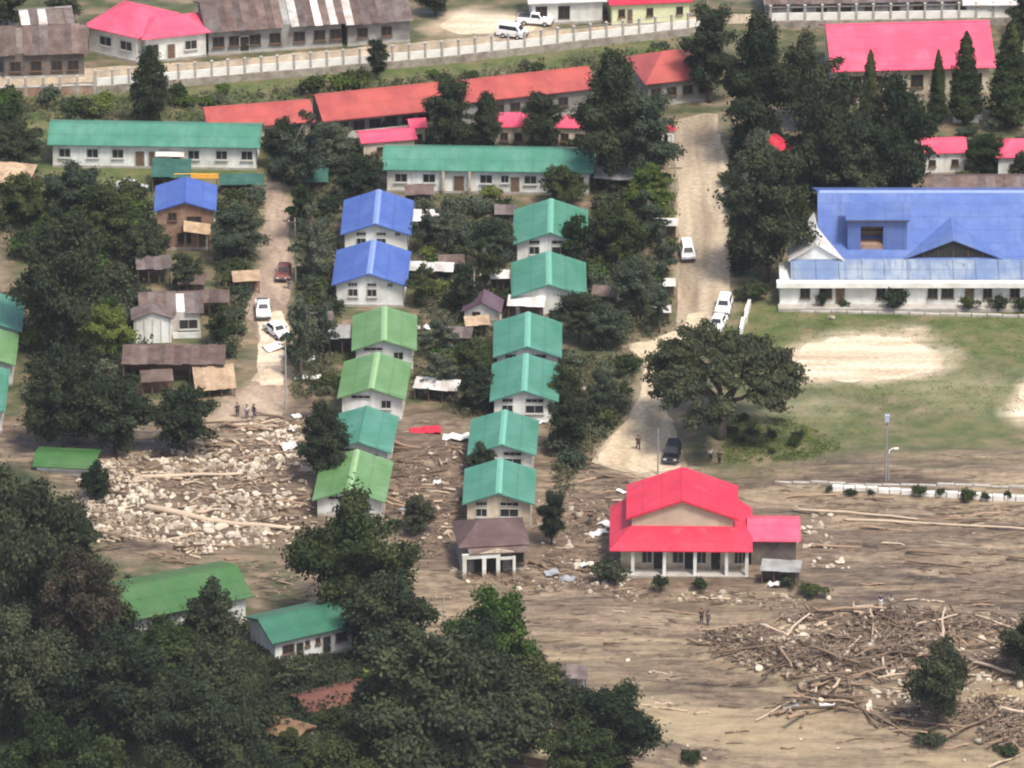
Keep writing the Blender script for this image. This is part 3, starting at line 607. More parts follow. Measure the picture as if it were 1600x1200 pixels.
    # dark-gabled dormer
    def dormer(pxl, pxr, y0, zb, rise, wm, rm, nm):
        xl, xr = X(pxl), X(pxr); xc = (xl+xr)/2; yk = y0+(zb+rise-4.5)/.375-(y0-3.6)+.4
        f = MB(); f.quad((xl+.25, y0+.3, zb), (xr-.25, y0+.3, zb), (xc, y0+.3, zb+rise-.2)); f.quad((xl+.25, y0+.7, zb), (xc, y0+.7, zb+rise-.2), (xr-.25, y0+.7, zb))
        f.f += [(0, 3, 5, 1), (1, 5, 4, 2), (2, 4, 3, 0)]; g = f.build(nm, wm, root)
        for s in (xl-.1, xr+.1): solid([(s, y0, zb-.05), (xc, y0, zb+rise), (xc, yk+3.0, zb+rise), (s, y0+3.0, zb-.05)], 'dormer_roof', rm, .12)
        return g
    g = dormer(1413, 1563, 3.5, 4.62, 2.3, HOLE, BLUE2('Y'), 'gable_board')
    for k in range(5):
        xc = X(1488)-3.4+k*1.7; m = MB(); m.box((xc, 3.72, 4.62+.45), (.09, .08, .8)); m.build('gable_slat', DFRAME, g)
    dormer(1234, 1318, 3.2, 4.5, 2.0, WHITE, WHITER('Y'), 'gable_board')
blue_complex()

# ------------------------------------------------------------------ other roofs
def wl(xs, z=1.75, w=1.1, h=1.0, **k): return [('f', x, z, w, h, k) for x in xs]
dk = dict(glass=HOLE, fr=DFRAME)
school = 'weathered red-roofed long buildings'
eaved('long_house', 'weathered red roof at the lower left of the stepped school roofs', (326, 203), (492, 190), 3.0, 7.0, R(22), ORED('X'), CREAM, wins=wl((-4, -2, 1, 3), **dk), group=school)
r = eaved('long_house', 'long orange-red roof over a veranda in the upper middle', (505, 190), (700, 170), 3.2, 8.4, R(23), ORED('X'), GREYW, wins=wl((-5, -3, -1, 1, 3, 5), 1.7, 1.3, 1.1, **dk), over=1.3, endover=.4, group=school)
m = MB(); m.box((0, -3.9, 1.0), (11.5, .12, .9)); m.build('veranda_wall', PALES, r)
eaved('long_house', 'long faded red roof climbing right behind the dark trees', (706, 163), (932, 138), 3.2, 7.0, R(23), ORED('X'), GREYW, wins=wl((-5, -3, -1, 1, 3, 5), **dk), group=school)
eaved('long_house', 'faded red roof at the top end of the dirt road', (1008, 132), (1120, 120), 3.2, 9.0, R(26), ORED('X'), GREYW, wins=wl((-3, -1, 1, 3), **dk), hip=3.5, group=school)
pinks = 'small pink-red roofs among the trees'
eaved('small_house', 'low pink-red roof under the veranda of the orange-red building', (565, 224), (652, 217), 2.4, 3.8, R(18), PINK('X'), CREAM, wins=wl((-1, 1), 1.2, .8, .7, **dk), over=.3, group=pinks, cat='house')
eaved('small_house', 'tiny pink-red roof left of the two tall dark trees', (641, 201), (668, 199), 2.6, 3.0, R(22), PINK('X'), CREAM, over=.25, group=pinks, cat='house', wins=wl((0,), 1.3, .7, .7, **dk))
eaved('small_house', 'pink-red hipped roof with cream wall right of the cone-shaped tree', (768, 198), (828, 199), 2.8, 4.4, R(24), PINK('X'), CREAM, hip=1.6, over=.35, group=pinks, cat='house', wins=wl((-.8, .9), 1.4, .8, .9, **dk))
eaved('small_house', 'pink-red hipped roof with cream posts between two dark trees', (868, 199), (918, 200), 2.8, 3.6, R(24), PINK('X'), CREAM, hip=1.6, over=.35, group=pinks, cat='house', wins=wl((-.8, .9), 1.4, .8, .9, **dk))
eaved('small_house', 'pink-red roof peeping through the tall trees left of the road', (940, 192), (990, 178), 3.0, 4.0, R(26), PINK('X'), CREAM, hip=1.8, over=.35, group=pinks, cat='house', wins=wl((0,), 1.4, .8, .9, **dk))
r = eaved('guard_booth', 'small guard booth with pink-red roof at the top of the road', (1031, 204), (1057, 203), 2.7, 2.2, R(22), RED('X'), WHITE, hip=.8, over=.25, cat='booth', wins=wl((0,), 1.6, .8, .9, **dk), doors=[('r', 0, .7)])
eaved('house', 'pink-red house with white walls at the top left behind the fence', (128, 40), (215, 60), 3.6, 9.5, R(25), PINK('X'), WHITE, hip=4.0, over=.6, cat='house', wins=wl((-1, 2), 2.0, 1.6, 1.1))
eaved('house', 'pink-red front wing with dark door beside the hipped pink-red house', (222, 62), (330, 50), 3.4, 6.6, R(22), PINK('X'), WHITE, over=.55, cat='house', wins=wl((-2.9, 1.9), 1.8, 1.4, 1.1), doors=[('f', -.6)], hip=2.6)
eaved('shed_house', 'old rusty-roofed house at the left end of the fence', (0, 88), (138, 84), 3.2, 9.5, R(23), BROWN('X'), DARKW, over=.5, cat='house', wins=wl((-3.5, -1, 1.5, 3.5), 1.6, 1.2, 1.2, **dk), sheets=[RUST, RUST2, RUST])
eaved('shed_house', 'grey weathered gable roof at the top left corner', (36, 52), (118, 46), 3.8, 7.0, R(26), GREYR('X'), DARKW, over=.4, cat='house', wins=wl((0,), 1.6, 1.2, 1.2, **dk), sheets=[RUST2, RUST2, PALES])
SH = [RUST, RUST, RUST, RUST2, RUST, PALES, RUST]
eaved('long_shed', 'long rusty-roofed shed with pale patched sheets behind the fence', (322, 52), (540, 37), 3.3, 10.5, R(20), BROWN('X'), GREYW, over=.8, endover=.4, cat='shed', sheets=SH, wins=wl((-7, -5, -2.5, 0, 3, 5.5, 7.5), 1.7, 1.3, 1.2, **dk), doors=[('f', -3.8, 1.1, 2.1, .1, HOLE)])
eaved('long_shed', 'rusty-roofed shed adjoining the long shed on its right', (541, 40), (645, 33), 3.1, 9.5, R(19), BROWN('X'), GREYW, over=.8, endover=.3, cat='shed', sheets=[RUST2, RUST, RUST2, PALES], wins=wl((-2, 1), 1.7, 1.2, 1.1, **dk))
eaved('white_house', 'white building with dark openings at the top, left of the yellow house', (826, 6), (948, 2), 3.0, 6.0, R(14), WHITER('X'), WHITE, over=.5, wins=wl((-3.2, -.4), 1.5, 1.3, 1.6, glass=HOLE, fr=DFRAME, sill=False), cat='house')
eaved('yellow_house', 'pale yellow house with red roof at the top of the view', (952, 8), (1083, 2), 3.0, 7.0, R(20), RED('X'), YELW, over=.4, wins=wl((-3.6, -.1, 3.6), 1.7, .7, .9, **dk), doors=[('f', -2.6, .6)], cat='house', hip=2.5)
eaved('long_shed', 'grey-roofed building behind the fence at the top right', (1195, 8), (1500, 2), 2.6, 9.0, R(16), GREYR('X'), GREYW, over=.5, cat='building', wins=wl((-8, -5, -2, 1, 4, 7), 1.4, 1.2, .9, **dk), sheets=[RUST2, RUST2, RUST2, RUST])
eaved('white_house', 'white-roofed building at the top right corner', (1505, 8), (1640, 8), 2.8, 7.0, R(18), WHITER('X'), WHITE, cat='house', wins=wl((-2, 2), 1.4, 1.0, .9, **dk))
r = eaved('red_hall', 'wide pink-red roof behind the cypress trees at the top right', (1300, 112), (1556, 105), 4.4, 15.0, R(22), PINK('X'), CREAM, over=.7, wins=wl((-7, -4.5, -2, 0.5, 3, 5.5, 7.6), 2.6, 1.4, 1.5, **dk))
eaved('small_house', 'small pink-red roof over a white wall right of the dark trees', (1443, 240), (1512, 238), 2.9, 4.8, R(20), PINK('X'), WHITE, over=.35, cat='house', wins=wl((-1.5, 1.2), 1.5, .7, .7, **dk))
eaved('small_house', 'pink-red roof at the right edge above the blue roof', (1556, 246), (1640, 246), 2.9, 5.6, R(24), PINK('X'), WHITE, hip=2.0, over=.35, cat='house', wins=wl((-1, 1), 1.5, .8, .8, **dk))
eaved('small_house', 'pink-red corner of a roof in front of the tallest dark trees', (1190, 240), (1240, 232), 3.0, 5.0, R(24), RED('X'), CREAM, hip=2.0, over=.35, cat='house', wins=wl((0,), 1.5, .8, .8, **dk))
eaved('shed_house', 'rusty brown roof just behind the blue hall', (1446, 299), (1610, 298), 3.2, 5.0, R(20), BROWN('X'), DARKW, over=.4, cat='shed', sheets=[RUST, RUST, RUST2], wins=wl((-3, 0, 3), 1.5, 1, .9, **dk))
for i, (a, b, y) in enumerate(((1488, 1534, 192), (1556, 1620, 192))):
    w = thing('low_wall', ('short white wall between the tall cypress trees', 'short white wall at the right edge below the cypress trees')[i], 'wall', gat((a+b)/2, y)); n = int((b-a)/mscale(y)/1.75)
    for k in range(n):
        x = -(b-a)/mscale(y)/2+(k+.5)*1.75; m = MB(); m.box((x, 0, .55), (1.6, .14, 1.0)); m.build('panel', WHITEP, w)
        m = MB(); m.box((x+.875, 0, .6), (.15, .2, 1.3)); m.build('post', CONC, w)
# left-hand shacks
r = eaved('shack', 'white boarded shack with a patched rusty roof left of the street', (218, 492), (318, 489), 3.0, 6.2, R(24), BROWN('X'), PALES, over=.4, cat='shack', sheets=[RUST, RUST2, RUST], wins=[('f', 1.9, 1.5, 2.0, 1.1, dict(glass=HOLE))], doors=[])
m = MB()
for s in (-1, 1): m.hexa([(-2.2+s*2.4 if s < 0 else -2.2, -4.6, 3.0 if s < 0 else 3.9), (-2.2 if s < 0 else .2, -4.6, 3.9 if s < 0 else 3.0), (-2.2 if s < 0 else .2, -1.5, 3.9 if s < 0 else 3.0), (-2.2+s*2.4 if s < 0 else -2.2, -1.5, 3.0 if s < 0 else 3.9)], [(-2.2+s*2.4 if s < 0 else -2.2, -4.6, 3.07 if s < 0 else 3.97), (-2.2 if s < 0 else .2, -4.6, 3.97 if s < 0 else 3.07), (-2.2 if s < 0 else .2, -1.5, 3.97 if s < 0 else 3.07), (-2.2+s*2.4 if s < 0 else -2.2, -1.5, 3.07 if s < 0 else 3.97)])
m.build('front_roof', RUST2, r)
m = MB(); m.hexa([(-4.3, -4.3, -.4), (-.1, -4.3, -.4), (-.1, -2.4, -.4), (-4.3, -2.4, -.4)], [(-4.3, -4.3, 2.9), (-.1, -4.3, 2.9), (-.1, -2.4, 2.9), (-4.3, -2.4, 2.9)]); m.build('front_wall', WHITE, r)
m = MB(); m.quad((-4.3, -4.31, 2.9), (-.1, -4.31, 2.9), (-2.2, -4.31, 3.75)); m.quad((-.1, -4.25, 2.9), (-4.3, -4.25, 2.9), (-2.2, -4.25, 3.75)); m.build('front_gable', WHITE, r)
for k in range(5):
    m = MB(); m.box((-4.1+k*.95, -4.33, 1.4), (.07, .05, 2.9)); m.build('batten', CONC, r)
m = MB(); m.box((1.7, -3.2, .35), (3.2, .1, .7)); m.build('half_wall', WHITE, r)
def leanto(name, label, cx, cy, w, d, zf, zb, rz=0, roofm=None, wallm=None, cat='shed', group=None, posts=4, gap=.6, tilt=0):
    """open-fronted lean-to: corrugated roof sheets side by side on posts, boarded back"""
    p = gat(cx, cy); r = thing(name, label, cat, p, rz, group); n = max(2, int(w/.95)); sr = random.Random(int(cx*7+cy))
    for k in range(n):
        x0 = -w/2+w*k/n; x1 = x0+w/n+.05; j = sr.uniform(-.15, .15); e = .03*(k % 2)+tilt*k
        m = MB(); o = [(x0, -d/2+j, zf+e), (x1, -d/2+j, zf+e), (x1, d/2+j, zb+e), (x0, d/2+j, zb+e)]; m.hexa([(x, y, z-.03) for x, y, z in o], o); m.build('roof_sheet', roofm or PALES, r)
    for k in range(posts):
        x = -w/2+.2+(w-.4)*k/max(1, posts-1); m = MB(); m.box((x, -d/2+.35, (zf-.4)/2), (.12, .12, zf+.3)); m.build('post', DFRAME, r)
    m = MB(); m.box((0, d/2-.3, (zb-.5)/2), (w-.4, .1, zb-.0)); m.build('back_wall', wallm or DARKW, r)
    m = MB(); m.box((-w/2+.15, .1, (zf-.4)/2), (.08, d-.7, zf+.1)); m.build('side_wall', wallm or DARKW, r)
    return r
LT = [
 ('wavy pale-edged shed roof in front of the white shack', 272, 590, 11.5, 4.2, 2.6, 3.1, 0, RUST, BRICK),
 ('broken tan gable-like roof beside the muddy street', 335, 612, 4.6, 4.2, 1.2, 2.3, .12, TANS, BRICK),
 ('small grey shed roof left of the nearest yellow-green house', 545, 548, 4.6, 3.0, 2.2, 2.5, 0, GREYW, DARKW),
 ('pale lean-to roof beside the farthest blue house', 663, 366, 3.4, 2.6, 2.2, 2.6, -.15, PALES, GREYW),
 ('beige lean-to roof beside the nearer blue house', 672, 445, 5.4, 2.2, 2.2, 2.4, -.05, PALES, DARKW),
 ('white roof sheet on a shed between the two teal houses', 822, 498, 4.2, 2.0, 2.0, 2.5, -.1, PALES, DARKW),
 ('small white lean-to left of the second teal house', 782, 455, 2.4, 1.8, 2.0, 2.3, 0, PALES, DARKW),
 ('tilted white roof beside the yellow-green house', 682, 625, 5.0, 2.0, 1.7, 2.2, -.22, PALES, DARKW),
 ('grey-white shed roof right of the long upper-middle building', 960, 297, 4.6, 3.0, 2.0, 2.6, -.18, PALES, DARKW),
 ('roadside stall with long pale roof edge left of the dirt road', 1034, 376, 3.6, 1.6, 2.2, 2.5, -.08, PALES, DARKW),
 ('roadside stall low beside the dirt road, below the white van', 1040, 463, 2.2, 1.6, 1.6, 1.9, 0, PALES, DARKW),
 ('little roadside stall nearest the road junction', 1034, 504, 2.0, 1.4, 1.6, 1.9, 0, PALES, DARKW),
 ('grey metal lean-to with dark inside, right of the red hall', 1220, 908, 4.2, 2.4, 1.75, 2.0, -.14, GREYW, DARKW),
 ('small rusty shed among shrubs in the foreground', 893, 1078, 3.2, 2.4, 1.9, 2.3, 0, RUST2, GREYW),
 ('grey shed roof at the far side of the muddy street', 500, 520, 3.0, 2.0, 1.9, 2.2, .1, RUST2, DARKW),
 ('dark green shed roof left of the orange board', 268, 292, 4.6, 4.4, 2.2, 2.7, 0, DGREEN, DARKW),
 ('dark green shed roof right of the orange board', 378, 300, 5.2, 2.2, 1.4, 1.9, 0, DGREEN, DARKW),
 ('dark green shed roof beside the upper airy tree', 490, 296, 3.4, 3.0, 1.6, 2.1, 0, DGREEN, DARKW),
 ('pale rusty shed roof at the left edge below the long teal building', 22, 300, 4.6, 4.4, 2.0, 2.8, -.2, TANS, BRICK),
 ('low rusty shack roof beside the white boarded shack', 335, 490, 3.4, 2.6, 2.0, 2.4, 0, RUST, CREAM),
 ('rusty shed roof half hidden by dark trees left of the white shack', 240, 440, 4.0, 3.0, 2.2, 2.6, .1, RUST2, DARKW),
 ('rusty shed roof behind the farthest blue house', 655, 322, 3.4, 2.2, 1.9, 2.3, .1, RUST, DARKW),
 ('rusty shed roof below the purple-brown shack', 715, 545, 3.2, 2.2, 1.8, 2.2, -.1, RUST2, DARKW),
 ('brown shed roof left of the third teal house', 745, 525, 2.8, 2.0, 1.8, 2.1, .1, TANS, DARKW),
 ('rusty shed roof above the purple-brown shack', 705, 430, 3.0, 2.0, 1.8, 2.2, .05, RUST, DARKW),
 ('grey shed roof left of the farthest teal house', 790, 352, 2.6, 2.0, 1.8, 2.2, 0, RUST2, DARKW),
 ('rusty shed roof between the second teal house and the road', 945, 480, 3.0, 2.2, 1.8, 2.2, -.1, RUST, DARKW),
 ('brown shed roof beside the muddy street below the brown house', 385, 455, 3.2, 2.2, 1.7, 2.1, .1, TANS, BRICK),
 ('rusty shed roof above the white boarded shack', 300, 462, 3.0, 2.2, 1.9, 2.3, -.1, RUST, DARKW),
 ('low tan shack roof beside the dark round tree at left', 245, 612, 3.6, 2.4, 1.8, 2.2, .1, RUST, BRICK),
]
for lab, cx, cy, w, d, zf, zb, rz, rm, wm in LT:
    leanto('lean_to_shed', lab, cx, cy, w, d, zf, zb, rz, rm, wm)
gable('shack', 'purple-brown gabled shack with pinkish walls between the house rows', (757, 452), (752, 472), 62, 3.2, R(28), roofmat('purple_brown_roof', '#6d5560', .7, 'Y'), PALES, cat='shack', over=.3, wins=[('f', -.6, 1.4, .8, .8, dk)])
b = thing('sign_board', 'long orange board on posts behind the bright blue roof', 'sign', gat(307, 300)); m = MB(); m.box((0, 0, 2.05), (5.2, .12, .6)); m.build('board', ORANGE, b)
for x in (-2.4, 0, 2.4):
    m = MB(); m.box((x, .1, .85), (.1, .08, 2.0)); m.build('post', DFRAME, b)
# rusty-roofed house with a white porch in front of the right row
def porch_house():
    r = eaved('porch_house', 'rusty-roofed house with white-posted porch on the mud', (716, 856), (828, 850), 3.3, 6.6, R(27), BROWN('X'), GREYW, over=.5, cat='house', hip=2.6, wins=[('f', 2.6, 1.5, 1.2, 1.1, dk)], plinth=True)
    y0 = -4.4
    for x in (-3.3, -1.2, .3, 2.0):
        m = MB(); m.box((x, y0, 1.05), (.42 if x < 1 else .3, .3, 3.0)); m.build('porch_post', WHITEM, r)
    m = MB(); m.box((-1.5, y0, 2.75), (4.1, .34, .5)); m.build('porch_beam', WHITE, r)
    m = MB(); m.box((1.25, y0, 2.35), (1.6, .2, .3)); m.build('porch_beam', WHITE, r)
    m = MB(); m.box((.3, y0+.75, 3.06), (6.2, 2.0, .1)); m.build('porch_roof', RUST, r)
    m = MB(); m.quad((-1.6, y0-.2, 3.12), (2.0, y0-.2, 3.12), (.2, y0-.2, 3.55)); m.quad((2.0, y0-.1, 3.12), (-1.6, y0-.1, 3.12), (.2, y0-.1, 3.55)); m.f += [(0, 4, 3, 1), (1, 3, 5, 2), (2, 5, 4, 0)]; m.build('porch_gable', CREAM, r)
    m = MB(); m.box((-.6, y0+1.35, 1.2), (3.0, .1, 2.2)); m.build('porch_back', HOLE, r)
porch_house()
# foreground roofs
def fore():
    a = at(180, 952, 3.3); b = at(330, 893, 5.3)
    r = building('green_house', 'bright green-roofed house half hidden by foreground trees at lower left', 'house', at(275, 935, 3.6).x, at(275, 935, 3.6).y, R(24), 13.6, 9.2, 3.0, R(20), 'x', GRN('X'), WHITE, over=.6, wins=[('f', 3, 1.8, 1.2, 1.0), ('f', -3, 1.8, 1.2, 1.0), ('r', -1.6, 1.6, .8, 1.5), ('r', .4, 1.6, .8, 1.5), ('l', 0, 1.6, 1.2, 1.0)], doors=[('f', 0)], z0=gz(at(275, 960).x, at(275, 960).y))
    c = gat(470, 1020)
    r = building('green_house', 'small teal-roofed white house with dark doors among the foreground trees', 'house', c.x, c.y+1.5, R(27), 9.8, 7.0, 3.0, R(20), 'x', roofmat('deep_green_roof', '#45876a', .55, 'X', '#528f73'), WHITE, over=.5, wins=[('f', -2.9, 1.7, 1.2, .9, dk), ('f', -.7, 1.9, .4, .5, dk), ('f', .5, 1.9, .4, .5, dk), ('f', 3.2, 1.8, 1.2, .9, dk)], doors=[('f', -1.6, .8, 2.05, .1, HOLE), ('f', 1.5, .9, 2.05, .1, HOLE)], z0=c.z)
    c = gat(104, 735)
    building('buried_house', 'flat green roof of a house buried in mud at left', 'house', c.x, c.y+1.5, R(-6), 6.8, 5.0, .9, R(14), 'x', GRN('X'), WHITE, over=.4, z0=c.z-.1, wins=())
    c = gat(520, 1098)
    building('brown_house', 'rusty brown roof beside a bare patch among the foreground trees', 'house', c.x, c.y, R(28), 8.0, 4.6, .9, R(20), 'x', roofmat('red_brown_roof', '#6d4338', .8, 'X', '#8a5b48', rough=.8), BRICK, over=.4, z0=c.z-.1, wins=[])
    c = gat(450, 1150)
    building('brown_house', 'pale tan roof corner at the bottom left among the trees', 'house', c.x, c.y, R(-32), 4.4, 4.0, .9, R(16), 'x', roofmat('tan_roof', '#8a6a4c', .8, 'X', '#9a7c5a', rough=.8), BRICK, over=.35, z0=c.z, wins=())
    c = gat(855, 1195)
    building('brown_house', 'pale roof corner at the bottom edge between two dark trees', 'house', c.x, c.y, R(-25), 4.4, 4.0, 1.7, R(16), 'x', roofmat('pale_tan_roof', '#c9b894', .8, 'X', '#b6a27c', rough=.8), BRICK, over=.35, z0=c.z, wins=())
fore()

# ------------------------------------------------------------------ fences and walls
def fence(name, label, p0, p1, step=2.05, base=1.0):
    a = gat(*p0); b = gat(*p1); d = b-a; L = d.xy.length; rz = math.atan2(d.y, d.x)
    r = thing(name, label, 'fence', (a.x, a.y, 0), rz); n = round(L/step); s = L/n; fr = random.Random(n)
    m = MB(); m.box((L/2, 0, base/2-.1), (L, .45, base+.2)); m.build('base_wall', STONEW, r)
    pm = MB().box((0, 0, (base+1.95)/2), (.24, .3, base+1.95)).mesh('post', CONC); qm = MB().box((0, 0, base+.5), (s-.28, .14, .95)).mesh('panel', WHITEP); km = MB().box((0, 0, base+1.98), (.34, .4, .1)).mesh('cap', CONC)
    for k in range(n+1):
        o = link('post', pm, r, (k*s, 0, 0)); o.rotation_euler = (0, fr.uniform(-.012, .012), 0); link('cap', km, o)
        if k < n:
            link('panel', qm, r, ((k+.5)*s, 0, fr.uniform(-.03, .02)))
            m = None
    m = MB(); m.box((L/2, .02, base+1.75), (L, .05, .05)); m.build('rail', CONC, r)
fence('panel_fence', 'white panel fence with concrete posts climbing across the upper left', (150, 146), (690, 100))
fence('panel_fence', 'white panel fence with concrete posts across the top middle', (691, 99.9), (1100, 52))
fence('panel_fence', 'straight white panel fence along the top right', (1204, 44), (1578, 38))
def low_fence():
    a = gat(-40, 152); b = gat(148, 146); d = b-a; r = thing('stone_wall', 'low reddish stone wall at the left end of the white fence', 'wall', (a.x, a.y, 0), math.atan2(d.y, d.x)); L = d.length
    m = MB(); m.box((L/2, 0, .5), (L, .4, 1.2)); m.build('base_wall', mat('reddish_stone', (.33, .2, .14), .9, .3, 1.0, (.4, .33, .25), .5, bump=.05), r)
    m = MB(); m.box((L/2, 0, 1.16), (L, .5, .12)); m.build('coping', CONC, r)
    for k in range(8):
        m = MB(); m.box((k*L/7, 0, 1.1), (.3, .46, 2.6)); m.build('post', CONC, r)
low_fence()
# low kerb wall with white blocks at the edge of the field
def kerb(label, p0, p1, n, h=.5, t=.5, name='kerb_wall', m_=None, gap=.12):
    a = gat(*p0); b = gat(*p1); d = b-a; r = thing(name, label, 'kerb', (a.x, a.y, 0), math.atan2(d.y, d.x)); L = d.xy.length; kr = random.Random(n)
    for k in range(n):
        w = L/n-gap; x = (k+.5)*L/n; z = gz(a.x+d.x*(k+.5)/n, a.y+d.y*(k+.5)/n)
        m = MB(); m.box((x, kr.uniform(-.1, .1), z+h/2-.12+kr.uniform(-.08, .05)), (w, t, h+.2), kr.uniform(-.03, .03)); m.build('kerb_block', m_ or WHITEP, r)
kerb('pale kerb with white blocks along the lower edge of the field', (1300, 766), (1605, 782), 17, .55)
kerb('thin pale kerb line just above the white-block kerb', (1210, 752), (1605, 762), 14, .18, .4, m_=CONC)
kerb('pale kerb at the foot of the blue hall', (1250, 487), (1640, 496), 16, .25, .5, m_=CONC)
kerb('white roadside wall beside the parked white cars', (1157, 525), (1171, 478), 5, .9, .35)
for i, (x, y) in enumerate(((1123, 232), (1046, 236))):
    g = thing('gate_post', ('white gate post right of the road top', 'white gate post beside the guard booth')[i], 'post', gat(x, y)); m = MB(); m.box((0, 0, 1.0), (.4, .4, 2.2)); m.build('shaft', WHITE, g); m = MB(); m.box((0, 0, 2.15), (.55, .55, .14)); m.build('cap', CONC, g)

# ------------------------------------------------------------------ trees
MARKS = [('red hall', 1075, 815), ('porch house', 772, 850), ('wing of the red hall', 1215, 820), ('rain tree', 1115, 620), ('black car', 1050, 705), ('white-block kerb', 1450, 772), ('tall field pole', 1384, 745), ('sandy oval', 1352, 561), ('blue hall', 1420, 420), ('white off-road car', 1131, 475), ('white van on the road', 1066, 385),
 ('guard booth', 1045, 215), ('wide pink-red roof', 1440, 90), ('cypress trees', 1500, 150), ('massive dark trees', 1345, 250), ('middle long teal building', 762, 270), ('upper-left long teal building', 240, 240), ('orange-red veranda roof', 590, 170), ('faded red climbing roof', 820, 140), ('column-shaped tree', 232, 140), ('cone-shaped tree', 755, 190), ('upper airy tree', 478, 240),
 ('tall brown house', 290, 350), ('white boarded shack', 270, 500), ('wavy-edged shed', 272, 575), ('red car', 443, 425), ('white street pickup', 411, 480), ('sand heap', 418, 578), ('farthest blue house', 587, 340), ('nearer blue house', 578, 430), ('upper yellow-green house', 600, 520), ('lower yellow-green house', 585, 600), ('left-row teal house', 565, 680), ('nearest yellow-green house', 545, 750),
 ('farthest teal house', 860, 350), ('second teal house', 858, 440), ('third teal house', 824, 530), ('fourth teal house', 820, 595), ('fifth teal house', 785, 685), ('cream teal-roofed house', 780, 770), ('purple-brown shack', 752, 480), ('big tree before the left row', 560, 850), ('round dark tree on the mud', 290, 660), ('buried green roof', 104, 722), ('bright green roof', 275, 930), ('small teal-roofed house', 465, 1000), ('bright olive tree', 772, 1000), ('small rusty shed', 893, 1060),
 ('debris tree', 1466, 1070), ('longest rubble log', 345, 818), ('small rubble-corner tree', 153, 755), ('grey lean-to', 1216, 885), ('red torn sheet', 665, 676), ('left-edge green roofs', 10, 540), ('largest bottom tree', 690, 1110), ('rusty brown foreground roof', 520, 1085), ('pink-red house at top left', 220, 45), ('long rusty shed', 430, 60), ('small fence tree', 590, 85), ('road junction', 1010, 545), ('two people at the debris edge', 1100, 968), ('two people on the mud', 1384, 945)]
def near(px, py):
    n, x, y = min(MARKS, key=lambda m: math.hypot(m[1]-px, (m[2]-py)*1.3)); dx, dy = px-x, py-y; d = math.hypot(dx, dy)
    far = 'just ' if d < 45 else ('well ' if d > 110 else '')
    if abs(dx) > 2.2*abs(dy): w = 'right of' if dx > 0 else 'left of'
    elif abs(dy) > 2.2*abs(dx): w = 'below' if dy > 0 else 'above'
    else: w = ('below' if dy > 0 else 'above')+(' and right of' if dx > 0 else ' and left of')
    return far+w+' the '+n
USED = {}
def uniq(lab):
    USED[lab] = USED.get(lab, 0)+1
    return lab
def leafmat(name, c, c2, tr=.25):
    m = bpy.data.materials.new(name); m.use_nodes = True; n = m.node_tree.nodes; l = m.node_tree.links; n.remove(n['Principled BSDF'])
    tc = n.new('ShaderNodeTexCoord'); oi = n.new('ShaderNodeObjectInfo'); ge = n.new('ShaderNodeNewGeometry')
    t = n.new('ShaderNodeTexNoise'); t.inputs['Scale'].default_value = .35; t.inputs['Detail'].default_value = 3; l.new(tc.outputs['Object'], t.inputs[0])
    mr = n.new('ShaderNodeMapRange'); mr.inputs[1].default_value = .38; mr.inputs[2].default_value = .66; l.new(t.outputs['Fac'], mr.inputs[0])
    x = n.new('ShaderNodeMix'); x.data_type = 'RGBA'; x.inputs[6].default_value = (*c, 1); x.inputs[7].default_value = (*c2, 1); l.new(mr.outputs[0], x.inputs[0])
    hs = n.new('ShaderNodeHueSaturation'); l.new(x.outputs[2], hs.inputs['Color'])
    a = n.new('ShaderNodeMapRange'); a.inputs[3].default_value = .52; a.inputs[4].default_value = .46; l.new(oi.outputs['Random'], a.inputs[0]); l.new(a.outputs[0], hs.inputs['Hue'])
    b = n.new('ShaderNodeMapRange'); b.inputs[3].default_value = .6; b.inputs[4].default_value = 1.45; l.new(ge.outputs['Random Per Island'], b.inputs[0]); vm = n.new('ShaderNodeMapRange'); vm.inputs[3].default_value = .68; vm.inputs[4].default_value = 1.3; l.new(oi.outputs['Random'], vm.inputs[0]); vx = n.new('ShaderNodeMath'); vx.operation = 'MULTIPLY'; l.new(b.outputs[0], vx.inputs[0]); l.new(vm.outputs[0], vx.inputs[1]); l.new(vx.outputs[0], hs.inputs['Value'])
    d = n.new('ShaderNodeBsdfDiffuse'); q = n.new('ShaderNodeBsdfTranslucent'); g = n.new('ShaderNodeMixShader'); g.inputs[0].default_value = tr
    l.new(hs.outputs[0], d.inputs[0]); l.new(hs.outputs[0], q.inputs[0]); l.new(d.outputs[0], g.inputs[1]); l.new(q.outputs[0], g.inputs[2]); l.new(g.outputs[0], n['Material Output'].inputs[0])
    return m
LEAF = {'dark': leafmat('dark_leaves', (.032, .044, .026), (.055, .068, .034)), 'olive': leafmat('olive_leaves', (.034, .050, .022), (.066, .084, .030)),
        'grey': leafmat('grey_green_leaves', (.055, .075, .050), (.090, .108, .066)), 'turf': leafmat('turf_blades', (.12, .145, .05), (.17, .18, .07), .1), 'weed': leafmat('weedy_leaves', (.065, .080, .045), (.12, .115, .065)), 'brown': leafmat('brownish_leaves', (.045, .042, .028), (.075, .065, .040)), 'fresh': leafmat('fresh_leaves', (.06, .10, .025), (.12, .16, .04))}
BARK = mat('bark', (.11, .085, .065), .9, .3, 1.2)
def leaves(pos, nrm, size, r):
    """one diamond-shaped leaf clump per point"""
    n = len(pos); rv = r.normal(size=(n, 3)); t = np.cross(nrm, rv); t /= np.linalg.norm(t, axis=1, keepdims=True)+1e-9; b = np.cross(nrm, t)
    s = (size*r.uniform(.6, 1.3, n))[:, None]
    v = np.stack([pos-t*s*.62, pos-b*s*.34+nrm*s*.08, pos+t*s*.62, pos+b*s*.34+nrm*s*.08], 1).reshape(-1, 3)
    return v
